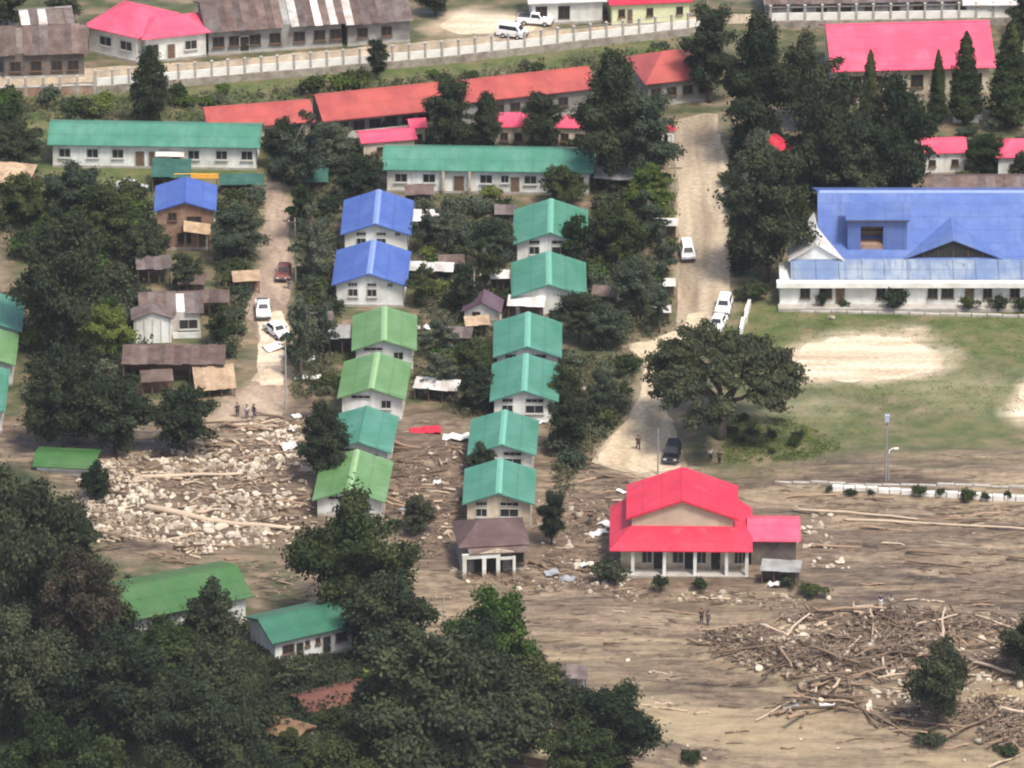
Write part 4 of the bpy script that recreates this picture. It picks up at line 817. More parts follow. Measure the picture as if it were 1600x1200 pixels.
def mesh_quads(name, v, m):
    n = len(v)//4; me = bpy.data.meshes.new(name); me.vertices.add(len(v)); me.vertices.foreach_set('co', v.ravel())
    me.loops.add(len(v)); me.loops.foreach_set('vertex_index', np.arange(len(v), dtype=np.int32)); me.polygons.add(n); me.polygons.foreach_set('loop_start', np.arange(0, len(v), 4, dtype=np.int32))
    me.update(calc_edges=True); me.materials.append(m); return me
def clumpleaves(cl, total, size, r, flat=.75, up=.35):
    zmid = float(np.mean([c[2] for c in cl])); w = np.array([c[3]**2 for c in cl]); cnt = np.maximum(20, (total*w/w.sum()).astype(int)); P = []; N = []
    for (x, y, z, R_), k in zip(cl, cnt):
        d = r.normal(size=(k, 3)); d /= np.linalg.norm(d, axis=1, keepdims=True); d[:, 2] = np.where((d[:, 2] < -.2) & (r.random(k) < .65), -d[:, 2], d[:, 2])
        lump = .82+.3*np.sin(d[:, 0]*5+x*3)*np.sin(d[:, 1]*5+y*2)*np.cos(d[:, 2]*4+z)
        far = np.where(r.random(k) < .16, r.uniform(1.0, 1.45, k), r.uniform(.5, 1.08, k)**.6)
        q = d*(R_*lump*far)[:, None]*np.array([1, 1, flat]); ax = np.array([x, y, (z-zmid)*.8+.5*R_]); ax = ax/(np.linalg.norm(ax)+1e-6); q = q*.86+np.outer(q@ax, ax)*.55; P.append(q+np.array([x, y, z])); nn = d*.8+r.normal(size=(k, 3))*.55+np.array([0, 0, up]); N.append(nn/np.linalg.norm(nn, axis=1, keepdims=True))
    return leaves(np.concatenate(P), np.concatenate(N), size, r)
def tree_proto(kind, seed, h, rad, nleaf, leaf):
    r = np.random.default_rng(seed); cl = []; tb = MB()
    if kind in ('round', 'tall', 'airy'):
        zc, rz_ = (.52*h, .47*h) if kind == 'round' else (.52*h, .47*h); k = {'round': 60, 'tall': 56, 'airy': 30}[kind]; cr = {'round': (.16, .36), 'tall': (.20, .42), 'airy': (.16, .34)}[kind]
        for i in range(k):
            d = r.normal(size=3); d /= np.linalg.norm(d); q = r.uniform(.4, 1.0)**.6 if i > 9 else r.uniform(0, .35)
            taper = (1 if kind == 'round' else (1.05-.55*max(0, d[2])))*(1+.14*math.sin(3*math.atan2(d[1], d[0])+seed))
            cl.append((d[0]*rad*.74*q*taper, d[1]*rad*.74*q*taper, zc+d[2]*rz_*.86*q, rad*r.uniform(*cr)))
    elif kind == 'umbrella':
        for i in range(120):
            a = r.uniform(0, 2*math.pi); q = math.sqrt(r.uniform(.02, 1)); lob = 1+.12*math.sin(3*a+1)
            z = h*(.92-.36*q**2.2)+r.normal()*.35 - (r.uniform(0, .16)*h if r.random() < .4 else 0)
            cl.append((math.cos(a)*rad*.88*q*lob, math.sin(a)*rad*.88*q*lob, z, rad*r.uniform(.09, .18)))
    elif kind == 'shrub':
        for i in range(9):
            a = r.uniform(0, 2*math.pi); q = math.sqrt(r.uniform(0, 1)); cl.append((math.cos(a)*rad*.62*q, math.sin(a)*rad*.62*q, h*(.42+.3*(1-q)*r.uniform(.4, 1)), rad*r.uniform(.32, .5)))
    if kind == 'cypress':
        z = r.uniform(0, 1, nleaf)**1.25; a = r.uniform(0, 2*math.pi, nleaf); prof = np.minimum(1, (z+.08)*5)*(1-z)**.62*(1+.22*np.sin(a*3+z*9)+.18*np.sin(a*5-z*31)+.12*np.sin(z*47+a))
        rr = rad*prof*r.uniform(.6, 1.06, nleaf); P = np.stack([np.cos(a)*rr, np.sin(a)*rr, h*(.05+.95*z)], 1); N = np.stack([np.cos(a), np.sin(a), np.full(nleaf, .35)], 1)+r.normal(size=(nleaf, 3))*.35; N /= np.linalg.norm(N, axis=1, keepdims=True)
        v = leaves(P, N, leaf, r)
    elif kind == 'umbrella': v = clumpleaves(cl, nleaf, leaf, r, .62)
    else: v = clumpleaves(cl, nleaf, leaf, r, .8)
    # trunk and limbs
    tr = max(.07, h*.017) if kind != 'umbrella' else .55
    th = {'round': .5, 'tall': .72, 'airy': .78, 'umbrella': .48, 'cypress': .9, 'shrub': .4}[kind]*h
    b = [(r.normal()*.02*h*i/4, r.normal()*.02*h*i/4, -.4+(th+.4)*i/4) for i in range(5)]
    tb.tube(b, [tr*1.5, tr*1.1, tr*.9, tr*.75, tr*.5], 7)
    if kind != 'cypress':
        order = sorted(range(len(cl)), key=lambda i: -cl[i][3])[:(14 if kind != 'shrub' else 4)]
        for i in order:
            c = Vector(cl[i][:3]); s = Vector(b[2 if kind == 'shrub' else r.integers(2, 5)]); mid = s.lerp(c, .5)+Vector((0, 0, -.05*h if c.z > s.z else .03*h)); tb.tube([s, mid, c], [tr*.55, tr*.38, tr*.15], 5)
    tb.sm = True
    return v, tb.mesh('trunk', BARK)
PROTO = {}
SPEC = {'big': ('round', 15, 7, 40000, .40), 'big2': ('round', 15, 7, 40000, .40), 'mid': ('round', 9, 3.8, 17000, .30), 'mid2': ('round', 9, 3.8, 17000, .30), 'small': ('round', 5, 2.2, 7500, .23), 'tall': ('tall', 16, 4.5, 27000, .35), 'tall2': ('tall', 16, 4.5, 27000, .35),
        'airy': ('airy', 10, 2.8, 7000, .26), 'airy2': ('airy', 10, 2.8, 7000, .26), 'umbrella': ('umbrella', 11.5, 9.2, 42000, .36), 'cypress': ('cypress', 11, 1.8, 9000, .28), 'shrub': ('shrub', 1.7, 1.3, 1100, .22), 'shrub2': ('shrub', 1.7, 1.3, 1100, .22), 'herb': ('shrub', .9, .9, 420, .2)}
for i, (k, s) in enumerate(SPEC.items()):
    v, tm = tree_proto(s[0], 100+i*7, *s[1:])
    PROTO[k] = (v, tm, s[1], s[2], {})
def tree(label, px, py, h, r, kind='mid', leaf='dark', name=None, group=None, cat='tree'):
    v, tm, h0, r0, cache = PROTO[kind]
    if leaf not in cache: cache[leaf] = mesh_quads('crown', v, LEAF[leaf])
    p = gat(px, py); o = thing(name or {'cypress': 'cypress_tree', 'umbrella': 'rain_tree', 'shrub': 'shrub', 'shrub2': 'shrub', 'herb': 'shrub'}.get(kind, 'broadleaf_tree'), label, cat, p, rng.uniform(0, 6.28) if kind != 'umbrella' else 0, group)
    link('trunk', tm, o); link('crown', cache[leaf], o); o.scale = (r/r0, r/r0*rng.uniform(.92, 1.08), h/h0)
    return o
TREES = [
 ('small leafy tree in front of the tan roof corner', 455, 1185, 3.6, 2.0, 'small', 'olive'),
 ('small leafy tree at the right end of the rusty brown foreground roof', 575, 1110, 4.0, 1.9, 'small', 'dark'),
 ('small leafy tree in front of the rusty brown foreground roof', 520, 1140, 2.6, 1.7, 'small', 'olive'),
 ('airy tree right of the farthest blue house', 668, 395, 7.0, 2.2, 'airy', 'grey'),
 ('airy tree right of the nearer blue house, by its lean-to', 660, 480, 6.0, 2.0, 'airy2', 'olive'),
 ('airy tree left of the second teal house', 755, 460, 7.5, 2.2, 'airy', 'olive'),
 ('airy tree right of the upper yellow-green house', 690, 620, 6.5, 2.0, 'airy2', 'grey'),
 ('airy grey-green tree close to the left edge of the dirt road', 1035, 450, 8.0, 1.9, 'airy', 'grey'),
 ('airy tree beside the roadside stalls', 1030, 520, 6.5, 1.8, 'airy2', 'grey'),
 ('airy tree left of the muddy street, near the white shack', 345, 540, 5.5, 1.9, 'airy', 'olive'),
 ('dark low tree in front of the rusty brown foreground roof', 575, 1185, 5.5, 3.0, 'mid', 'olive'),
 ('leafy dark tree behind the bottom right of the largest bottom tree', 800, 1190, 11.0, 4.6, 'mid', 'dark'),
 ('dark tree left of the largest bottom tree, behind it', 655, 1130, 10.5, 4.2, 'mid2', 'dark'),
 ('olive tree at the mud edge beside the small rusty shed', 835, 1090, 5.5, 3.0, 'small', 'olive'),
 ('dark tree on the slope left of the bright green roof, nearer the rubble', 95, 905, 9.0, 4.4, 'mid', 'dark'),
 ('wide spreading dark rain tree beside the dirt road', 1126, 684, 12.4, 9.0, 'umbrella', 'dark'),
 ('huge dark tree at the left edge above the green roofs', 96, 552, 17.5, 5.6, 'big', 'dark'),
 ('green tree left of the tall brown blue-roofed house', 165, 400, 9, 4.3, 'mid', 'olive'),
 ('grey-green tree below the left end of the long teal building', 118, 345, 7.5, 3.6, 'mid2', 'grey'),
 ('small leafy tree at the left edge under the long teal building', 40, 350, 6.5, 3.2, 'mid', 'olive'),
 ('dark tree between the left-edge roofs and the white shack', 100, 700, 13.2, 4.8, 'big2', 'dark'),
 ('olive tree left of the white boarded shack', 165, 560, 6.5, 3.2, 'mid2', 'fresh'),
 ('dark broad tree below the tan shack at left', 180, 708, 9.4, 4.6, 'mid', 'dark'),
 ('round dark tree standing on the mud at left', 290, 706, 8.2, 3.7, 'mid2', 'dark'),
 ('small dark tree at the corner of the left rubble field', 153, 782, 4.6, 1.8, 'small', 'dark'),
 ('green tree right of the tall brown house', 370, 408, 7.2, 3.1, 'mid', 'grey'),
 ('dark tree in front of the tall brown house', 292, 455, 5.0, 2.2, 'small', 'dark'),
 ('dense shrubby tree left of the brown house', 228, 420, 6.0, 3.0, 'mid2', 'dark'),
 ('dark column-shaped tree above the long upper-left teal roof', 231, 205, 11.6, 2.7, 'tall2', 'dark'),
 ('airy grey-green tree between the two long teal roofs', 478, 300, 11.0, 3.4, 'airy', 'grey'),
 ('thin airy tree right of the lower end of the muddy street', 470, 600, 12.5, 2.3, 'airy2', 'grey'),
 ('thin airy tree beside the red car', 487, 445, 11, 2.5, 'airy', 'grey'),
 ('thin airy tree behind the red car', 470, 375, 8.5, 2.0, 'airy2', 'olive'),
 ('slender tree left of the yellow-green houses', 505, 560, 9, 2.0, 'airy', 'grey'),
 ('dark tree hiding the teal house of the left row', 511, 760, 10.6, 3.1, 'tall2', 'dark'),
 ('big dark tree in front of the left house row', 558, 985, 15.4, 7.2, 'big', 'olive'),
 ('dark tree behind the small teal-roofed foreground house', 604, 1040, 11, 4.8, 'mid', 'dark'),
 ('very large dark tree at the bottom middle', 690, 1232, 17.2, 9.2, 'big2', 'dark'),
 ('bright olive tree at the edge of the mud flow', 768, 1085, 12.4, 4.8, 'mid2', 'fresh'),
 ('dark tree behind the bright olive tree', 735, 1130, 12.0, 4.6, 'mid', 'dark'),
 ('dark pointed tree at the bottom, rightmost of the foreground wood', 955, 1228, 12.4, 4.6, 'tall', 'dark'),
 ('dark bushy tree at the bottom edge beside the pale roof corner', 905, 1250, 9, 4.5, 'mid2', 'olive'),
 ('dark tree growing out of the right debris pile', 1466, 1132, 9.8, 3.5, 'mid', 'dark'),
 ('dark tree cut by the right edge beside the debris', 1610, 1066, 8.2, 3.2, 'mid2', 'dark'),
 ('large dark tree at the left edge below the rubble', 50, 1000, 20, 6.6, 'big', 'dark'),
 ('large brownish tree left of the bright green roof', 128, 1030, 13.5, 4.6, 'big2', 'brown'),
 ('dark tree over the front of the bright green roof', 335, 1008, 7.6, 2.7, 'small', 'dark'),
 ('dark tree below the bright green roof', 255, 1085, 8.2, 5.0, 'mid', 'olive'),
 ('dark wide tree in the middle of the lower-left wood', 190, 1165, 14, 6.6, 'big2', 'dark'),
 ('dark tree left of the small teal-roofed house', 330, 1140, 9.5, 4.2, 'mid2', 'dark'),
 ('dark tree at the far lower left', 20, 1150, 15, 6.5, 'big', 'dark'),
 ('dark leafy tree right of the lit bottom-left trees', 300, 1240, 13.5, 6.2, 'big', 'dark'),
 ('sunlit yellow-green tree at the bottom left corner', 75, 1290, 13.5, 5.4, 'big2', 'olive'),
 ('olive tree at the bottom left edge', 165, 1320, 12.0, 4.6, 'mid', 'olive'),
 ('dark tree at the bottom edge below the tan roof corner', 410, 1300, 10.5, 5.2, 'big2', 'dark'),
 ('olive tree at the bottom edge left of the largest dark tree', 520, 1275, 8.5, 4.2, 'mid2', 'olive'),
 ('tall dark tree right of the orange-red veranda roof', 700, 248, 11.8, 3.0, 'tall', 'dark'),
 ('cone-shaped dark tree left of the pink-red hipped roof', 755, 244, 8.6, 2.3, 'tall2', 'dark'),
 ('dark tree between the pink-red hipped roofs', 848, 240, 8.6, 2.6, 'tall', 'dark'),
 ('tall dark tree left of the road top, under the fence', 955, 300, 18.5, 4.4, 'tall2', 'dark'),
 ('tall grey-green tree beside the guard booth', 1012, 300, 14.0, 3.6, 'tall', 'grey'),
 ('dark round bush-tree hiding the right end of the middle long building', 880, 325, 5.4, 3.0, 'mid', 'olive'),
 ('dark tree left of the middle long teal building', 562, 312, 5.8, 3.1, 'mid2', 'dark'),
 ('grey-green tree right of the upper airy tree', 520, 268, 6.5, 2.6, 'mid', 'grey'),
 ('leafy tree left of the farthest teal house', 770, 418, 6.4, 2.8, 'mid', 'grey'),
 ('airy tree between the blue and teal houses', 700, 400, 8.5, 2.4, 'airy2', 'grey'),
 ('dark tree beside the purple-brown shack', 730, 492, 6.8, 2.2, 'small', 'dark'),
 ('airy tree below the purple-brown shack', 690, 560, 6.5, 2.3, 'airy', 'grey'),
 ('green tree left of the third teal house', 738, 600, 5.5, 2.6, 'mid2', 'olive'),
 ('dark tree left of the fourth teal house', 745, 640, 5.2, 2.4, 'small', 'dark'),
 ('tree leaning over the right corner of the farthest teal house', 902, 412, 6.6, 2.5, 'small', 'olive'),
 ('dark round tree in front of the second teal house', 905, 532, 6.0, 3.1, 'mid', 'dark'),
 ('leafy green tree midway between the right row and the road', 965, 420, 8.6, 3.4, 'mid2', 'olive'),
 ('dark leafy tree left of the dirt road, lower middle', 995, 495, 7.6, 3.0, 'mid', 'grey'),
 ('grey-green tree left of the white van', 1010, 385, 7.6, 2.8, 'airy', 'grey'),
 ('olive tree close to the road below the guard booth', 1015, 335, 6.5, 2.6, 'mid', 'fresh'),
 ('dark tree at the inside of the road junction', 950, 545, 5.6, 2.7, 'mid2', 'grey'),
 ('dark tree left of the lower road end', 940, 655, 6.0, 2.0, 'mid', 'grey'),
 ('dark tree right of the fourth and fifth teal houses', 888, 706, 7.4, 2.4, 'mid2', 'dark'),
 ('small leafy tree over the corner of the fourth teal roof', 884, 640, 5.6, 2.1, 'small', 'olive'),
 ('dark bush covering the left front of the fifth teal house', 756, 752, 4.6, 1.8, 'small', 'dark'),
 ('slim dark tree right of the cream teal-roofed house', 862, 850, 6.8, 1.7, 'tall', 'dark'),
 ('small dark tree right of the big tree in the mud', 652, 832, 4.8, 1.9, 'small', 'dark'),
 ('dark tree at the right end of the top middle fence', 1108, 160, 14.0, 3.4, 'tall', 'dark'),
 ('very tall dark tree right of the road top', 1182, 252, 19.5, 4.5, 'tall2', 'dark'),
 ('dark tree below the top right fence', 1262, 200, 12.8, 4.0, 'big2', 'dark'),
 ('massive dark tree in the group above the blue hall, left of the pair', 1298, 312, 17.0, 5.4, 'big', 'dark'),
 ('massive dark tree in the group above the blue hall, right of the pair', 1390, 316, 16.4, 5.2, 'big2', 'dark'),
 ('massive dark tree left of the blue hall', 1197, 440, 18.6, 5.4, 'tall', 'dark'),
 ('grey-green treetop behind the massive tree left of the blue hall', 1178, 330, 11.0, 3.0, 'tall2', 'grey'),
 ('narrow cypress tip rising from the dark group before the red roof', 1358, 205, 10.5, 1.4, 'cypress', 'olive'),
 ('slim cypress in front of the wide pink-red roof', 1464, 196, 9.8, 1.25, 'cypress', 'olive'),
 ('tall broad cypress in front of the wide pink-red roof', 1507, 192, 11.8, 2.0, 'cypress', 'olive'),
 ('large cypress at the right end of the wide pink-red roof', 1578, 196, 13.6, 2.9, 'cypress', 'olive'),
 ('dark treetop at the top right corner', 1600, 60, 6.0, 2.4, 'mid', 'dark'),
 ('leafy green bush-tree right of the small pink-red roof', 1540, 270, 5.0, 3.0, 'mid2', 'olive'),
 ('dark small tree at the right edge above the blue roof', 1602, 292, 5.0, 2.2, 'small', 'dark'),
 ('small dark tree in front of the top middle fence', 590, 124, 6.0, 1.4, 'tall', 'dark'),
 ('dark tree at the top left behind the grey gable', 96, 50, 6.0, 2.6, 'mid', 'dark'),
 ('dark tree at the very top left corner', 10, 44, 6.5, 3.0, 'mid2', 'dark'),
 ('dark tree at the top behind the long rusty shed', 680, 24, 5.0, 2.4, 'mid', 'dark'),
 ('dark tree at the left edge beside the long teal building', 28, 262, 6.0, 3.2, 'mid2', 'dark'),
 ('dark tree right of the long upper-left teal building', 440, 262, 6.5, 2.3, 'mid', 'dark'),
 ('dark tree in front of the massive group, nearest the blue roof', 1330, 330, 9.5, 4.2, 'mid', 'dark'),
]
for t in TREES: tree(*t)
SHR = [  # polygon in the photo, how many, size range, leaf kinds, label, group
 ([(0,160),(280,150),(640,125),(1060,75),(1060,105),(700,135),(450,165),(420,195),(0,195)], 34, (1.0, 2.2), ('olive', 'fresh', 'grey'), 'low green shrub on the grassy bank under the white fence', 'shrubs on the fence bank'),
 ([(650,310),(800,310),(790,640),(720,660),(640,600)], 34, (1.0, 2.0), ('grey', 'olive', 'grey', 'fresh'), 'leafy shrub in the yards between the two house rows', 'shrubs between the house rows'),
 ([(925,300),(1045,300),(1045,520),(985,535),(925,560)], 24, (1.2, 2.5), ('dark', 'olive', 'grey', 'fresh'), 'leafy shrub between the right house row and the dirt road', 'shrubs left of the dirt road'),
 ([(470,300),(525,300),(520,620),(460,620)], 20, (1.0, 2.1), ('dark', 'olive', 'grey'), 'leafy shrub between the muddy street and the left house row', 'shrubs right of the muddy street'),
 ([(0,270),(240,300),(225,540),(120,700),(40,640),(50,420),(0,400)], 30, (1.3, 2.8), ('dark', 'olive', 'grey', 'fresh'), 'dense shrub among the dark trees at the left', 'shrubs at the left'),
 ([(330,300),(405,300),(395,420),(370,560),(330,560),(340,430)], 16, (.9, 1.8), ('dark', 'olive', 'grey'), 'low shrub left of the muddy street', 'shrubs left of the muddy street'),
 ([(880,560),(985,560),(985,640),(930,700),(870,790),(860,640)], 18, (.9, 1.9), ('dark', 'olive', 'grey'), 'leafy shrub beside the lower bend of the road', 'shrubs at the road bend'),
 ([(1150,200),(1240,220),(1430,320),(1260,330),(1150,440),(1130,300)], 14, (1.4, 2.6), ('dark', 'dark', 'grey'), 'dark shrub under the massive trees right of the road', 'shrubs under the massive trees'),
 ([(160,900),(400,990),(640,1020),(850,1060),(1000,1200),(0,1200),(0,950)], 34, (1.6, 3.2), ('dark', 'olive', 'dark', 'fresh'), 'leafy undergrowth shrub in the foreground wood', 'shrubs in the foreground wood'),
 ([(430,230),(600,200),(1030,205),(1030,300),(930,300),(930,235),(595,232),(590,290),(420,290)], 24, (1.1, 2.2), ('dark', 'dark', 'grey'), 'dark shrub behind the long middle teal building', 'shrubs behind the middle long building'),
 ([(1380,190),(1600,200),(1600,290),(1440,290)], 14, (.9, 1.7), ('olive', 'dark', 'grey'), 'green shrub around the small pink-red roofs at right', 'shrubs at the upper right'),
 ([(1125,655),(1290,670),(1300,715),(1130,725)], 12, (.5, 1.0), ('dark', 'olive'), 'low dark green shrub on the grass under the rain tree', 'shrubs under the rain tree'),
]
KEEP = [(385, 975, 548, 1075), (165, 890, 395, 962)]   # house fronts that stand clear
def sample(poly, n, r, keep=None):
    W = [p for p in poly]; x0, x1 = min(p[0] for p in W), max(p[0] for p in W); y0, y1 = min(p[1] for p in W), max(p[1] for p in W); out = []
    while len(out) < n:
        x, y = r.uniform(x0, x1), r.uniform(y0, y1)
        if inside(W, np.array([x]), np.array([y]))[0] and not any(a <= x <= c and b <= y <= d for a, b, c, d in (KEEP if keep is None else keep)): out.append((x, y))
    return out
for poly, n, (a, b), lf, lab, grp in SHR:
    for x, y in sample(poly, n, rng):
        s = rng.uniform(a, b); lk = rng.choice(lf); cn = {'dark': 'dark', 'olive': 'olive', 'grey': 'grey-green', 'fresh': 'fresh green'}[lk]; sz = 'small' if s < 1.2 else ('large' if s > 2.0 else 'medium')
        tree(uniq('%s %s shrub %s' % (sz, cn, near(x, y))), x, y, s*1.25, s, rng.choice(('shrub', 'shrub2')), lk, group=grp, cat='shrub')
ONE = [('rounded bush left of the white-block kerb bushes', 1437, 776, 1.5, .95), ('largest round bush in front of the white-block kerb', 1507, 783, 1.5, 1.35), ('round bush second from the right along the white-block kerb', 1542, 782, 1.1, .75), ('round bush at the right end of the white-block kerb', 1577, 780, 1.1, .7), ('slim upright bush at the white-block kerb', 1470, 776, 1.2, .55), ('flat dark bush at the left end of the white-block kerb', 1330, 772, .6, .9), ('small dark bush on the white-block kerb near its left end', 1363, 772, .6, .6), ('tiny bush near the left end of the white-block kerb', 1293, 768, .7, .6),
       ('dark bush against the left corner of the red hall', 950, 912, 3.0, 2.1), ('small dark bush in front of the hall columns', 1032, 926, 2.4, .95), ('low green bush below the grey lean-to', 1272, 930, 1.7, 1.9), ('dark bush at the left side of the lean-to beside the hall', 1235, 916, 1.3, 1.2), ('low bush on the rubble in front of the hall', 1098, 920, 1.3, 1.2),
       ('dark bush at the white front of the blue hall, left', 1284, 484, 2.6, .8), ('pair-like dark bush in the middle of the white front', 1398, 486, 3.0, 1.7), ('low bush at the white front, left of the dark pair', 1320, 482, 1.4, .8), ('grey-green bush at the white front, right of the door', 1515, 486, 2.2, 1.4), ('dark bush at the white front near the right edge', 1560, 488, 2.2, 1.3), ('bush at the right edge of the white front', 1596, 488, 2.0, 1.0),
       ('dark green plant tuft below the right debris tree', 1455, 1165, 1.5, 1.8), ('low plant tuft at the lower right of the debris', 1570, 1178, 1.2, 1.6), ('low plant on the mud at the bottom', 1080, 1185, 1.2, 1.4), ('round bush left of the massive tree by the field', 1180, 470, 2.6, 1.6), ('bush at the junction beside the white roadside wall', 1158, 470, 1.8, 1.0)]
for lab, x, y, h, r in ONE: tree(lab, x, y, h, r, rng.choice(('shrub', 'shrub2')), 'dark' if 'dark' in lab else 'olive', cat='bush')

P_SAND = blob(1352, 561, 120, 40)
# ground cover nobody could count
def cover(name, label, polys, per, leafkey, size, hmax, k=9, rmax=.7):
    r = np.random.default_rng(len(name)*13+per); V = []
    for poly in polys:
        pts = sample(poly, per, rng, KEEP if hmax > .7 else ())
        w = np.array([at(a, b).xy[:] for a, b in pts]); w = w[~(inside(P_SAND, w[:, 0], w[:, 1]) | inside(P_ROAD, w[:, 0], w[:, 1]) | inside(P_STREET, w[:, 0], w[:, 1]))]; z = np.array([gz(*q) for q in w])
        for (x, y), zz in zip(w, z):
            R_ = r.uniform(.35, 1)*rmax; a = r.uniform(0, 6.28, k); q = R_*np.sqrt(r.random(k)); P = np.stack([x+q*np.cos(a), y+q*np.sin(a), zz+r.uniform(.05, hmax, k)], 1)
            N = r.normal(size=(k, 3))*.6+np.array([0, -.2, .8]); N /= np.linalg.norm(N, axis=1, keepdims=True); V.append(leaves(P, N, size, r))
    o = link(name, mesh_quads(name, np.concatenate(V), LEAF[leafkey])); tag(o, label, 'ground cover', kind='stuff')
cover('ground_cover', 'weedy green ground cover around the houses', [s[0] for s in SHR[:8]], 560, 'weed', .28, .4)
cover('dark_ground_cover', 'dark low growth under the foreground wood and upper trees', [SHR[8][0], SHR[9][0], SHR[7][0], [(385,1040),(560,1030),(600,1080),(420,1160),(380,1100)]], 1100, 'dark', .36, .6)
cover('undergrowth', 'tangled waist-high undergrowth around the houses and trees', [s[0] for s in SHR[:7]]+[SHR[9][0]], 260, 'weed', .28, 1.1, 24, 1.1)
cover('dark_undergrowth', 'tangled dark undergrowth in the foreground wood and upper right', [SHR[8][0], SHR[8][0], SHR[7][0], SHR[4][0]], 420, 'dark', .34, 1.6, 30, 1.4)
cover('shade_grass', 'darker green grass right of the rain tree', [[(1125,655),(1200,650),(1290,675),(1318,700),(1250,722),(1135,722)]], 420, 'fresh', .2, .22)  # low tufts of a darker green than the field's turf
cover('grass', 'short patchy grass on the field', [[(1150,482),(1600,492),(1600,640),(1290,690),(1130,720),(1130,660),(1250,640),(1180,530)]], 1500, 'turf', .12, .08)

# ------------------------------------------------------------------ driftwood, rubble, boulders
LOGM = mat('driftwood', (.27, .185, .12), .85, .3, .9, (.12, .078, .052), .5, obvar=.6)
ROCKM = mat('pale_boulder', (.50, .43, .33), .85, .25, 1.2, (.30, .235, .17), .5, obvar=.5, bump=.05)
LOGS = []
for s in range(7):
    q = random.Random(s*5+2); n = 6; b = q.uniform(.02, .10)
    pts = [(-.5+i/(n-1), b*math.sin(i*1.1+s)*.5, .03*q.uniform(-1, 1)) for i in range(n)]
    m = MB(); m.tube(pts, [.034*(1.35-.6*i/(n-1))*q.uniform(.85, 1.15) for i in range(n)], 7)
    if s % 2:
        for j in range(3): m.tube([pts[1+j], (pts[1+j][0]+q.uniform(.08, .16), pts[1+j][1]+q.choice((-1, 1))*q.uniform(.06, .13), q.uniform(0, .07))], [.016, .006], 5)
    if s % 3 == 0:
        for j in range(5): m.tube([pts[0], (pts[0][0]-q.uniform(.02, .06), q.uniform(-.08, .08), q.uniform(-.03, .09))], [.022, .007], 5)
    m.sm = True; LOGS.append(m.mesh('log', LOGM))
PALELOG = mat('pale_driftwood', (.55, .43, .31), .85, .25, .9, (.38, .28, .19), .5)
PLOGS = []
for q_ in LOGS:
    c_ = q_.copy(); c_.materials.clear(); c_.materials.append(PALELOG); PLOGS.append(c_)
ROCKS = []
for s in range(6):
    bm = bmesh.new(); bmesh.ops.create_icosphere(bm, subdivisions=2, radius=.5); q = random.Random(s)
    off = [Vector((q.gauss(0, 1), q.gauss(0, 1), q.gauss(0, 1))).normalized() for _ in range(9)]
    for v in bm.verts:
        for o in off:
            dd = v.co.dot(o)-.36
            if dd > 0: v.co -= o*dd*.85
        v.co *= q.uniform(.95, 1.05); v.co.z *= .72
    me = bpy.data.meshes.new('boulder'); bm.to_mesh(me); bm.free(); me.materials.append(ROCKM); ROCKS.append(me)
GL = {}
DLX = [(115,740),(200,712),(330,690),(420,650),(490,660),(492,880),(380,850),(300,875),(230,845),(150,868)]; DRX = [(1080,1005),(1180,975),(1320,955),(1460,962),(1600,975),(1600,1185),(1500,1150),(1400,1150),(1330,1115),(1215,1120),(1245,1065),(1160,1050)]
def put_log(label, group, px, py, L, ang, dz=.0, tilt=0, thick=1):
    group = GL.setdefault(label, group)
    p = gat(px, py); o = link(rng.choice(('driftwood_log',)), rng.choice(PLOGS if ('pale' in label or rng.random() < .22) else LOGS)); o.location = (p.x, p.y, p.z+L*.02*thick+dz); o.rotation_euler = (rng.uniform(-.4, .4), tilt, ang); o.scale = (L, L*thick, L*thick); tag(o, label, 'log', group)
def put_rock(label, group, px, py, s):
    group = GL.setdefault(label, group)
    p = gat(px, py); o = link('boulder', rng.choice(ROCKS)); o.location = (p.x, p.y, p.z+s*.16); o.rotation_euler = (rng.uniform(-.3, .3), rng.uniform(-.3, .3), rng.uniform(0, 6.3)); o.scale = (s*rng.uniform(.9, 1.5), s*rng.uniform(.75, 1.1), s*rng.uniform(.7, 1.1)); tag(o, label, 'boulder', group)
DL = [(140,765),(230,735),(340,715),(478,725),(470,860),(300,858),(150,855)]; DL2 = [(330,660),(480,650),(480,720),(330,705)]
DR = [(1115,1012),(1200,990),(1320,972),(1600,990),(1600,1170),(1480,1130),(1340,1120),(1235,1100),(1240,1065),(1125,1035)]; DM = [(615,695),(730,690),(715,800),(690,875),(620,870)]
DC = [(835,780),(950,775),(950,880),(1000,920),(1290,925),(1290,945),(900,930),(690,890),(840,880)]; RM = [(1190,745),(1600,790),(1600,960),(1350,970),(1290,900),(1260,800)]; BM = [(690,900),(1110,960),(1240,1100),(1600,1190),(1040,1190),(880,1040)]; UM = [(900,730),(990,745),(965,800),(870,800)]; LM = [(170,865),(450,870),(500,955),(390,940),(300,890)]; AN = [(1180,845),(1260,800),(1300,790),(1330,900),(1260,880)]
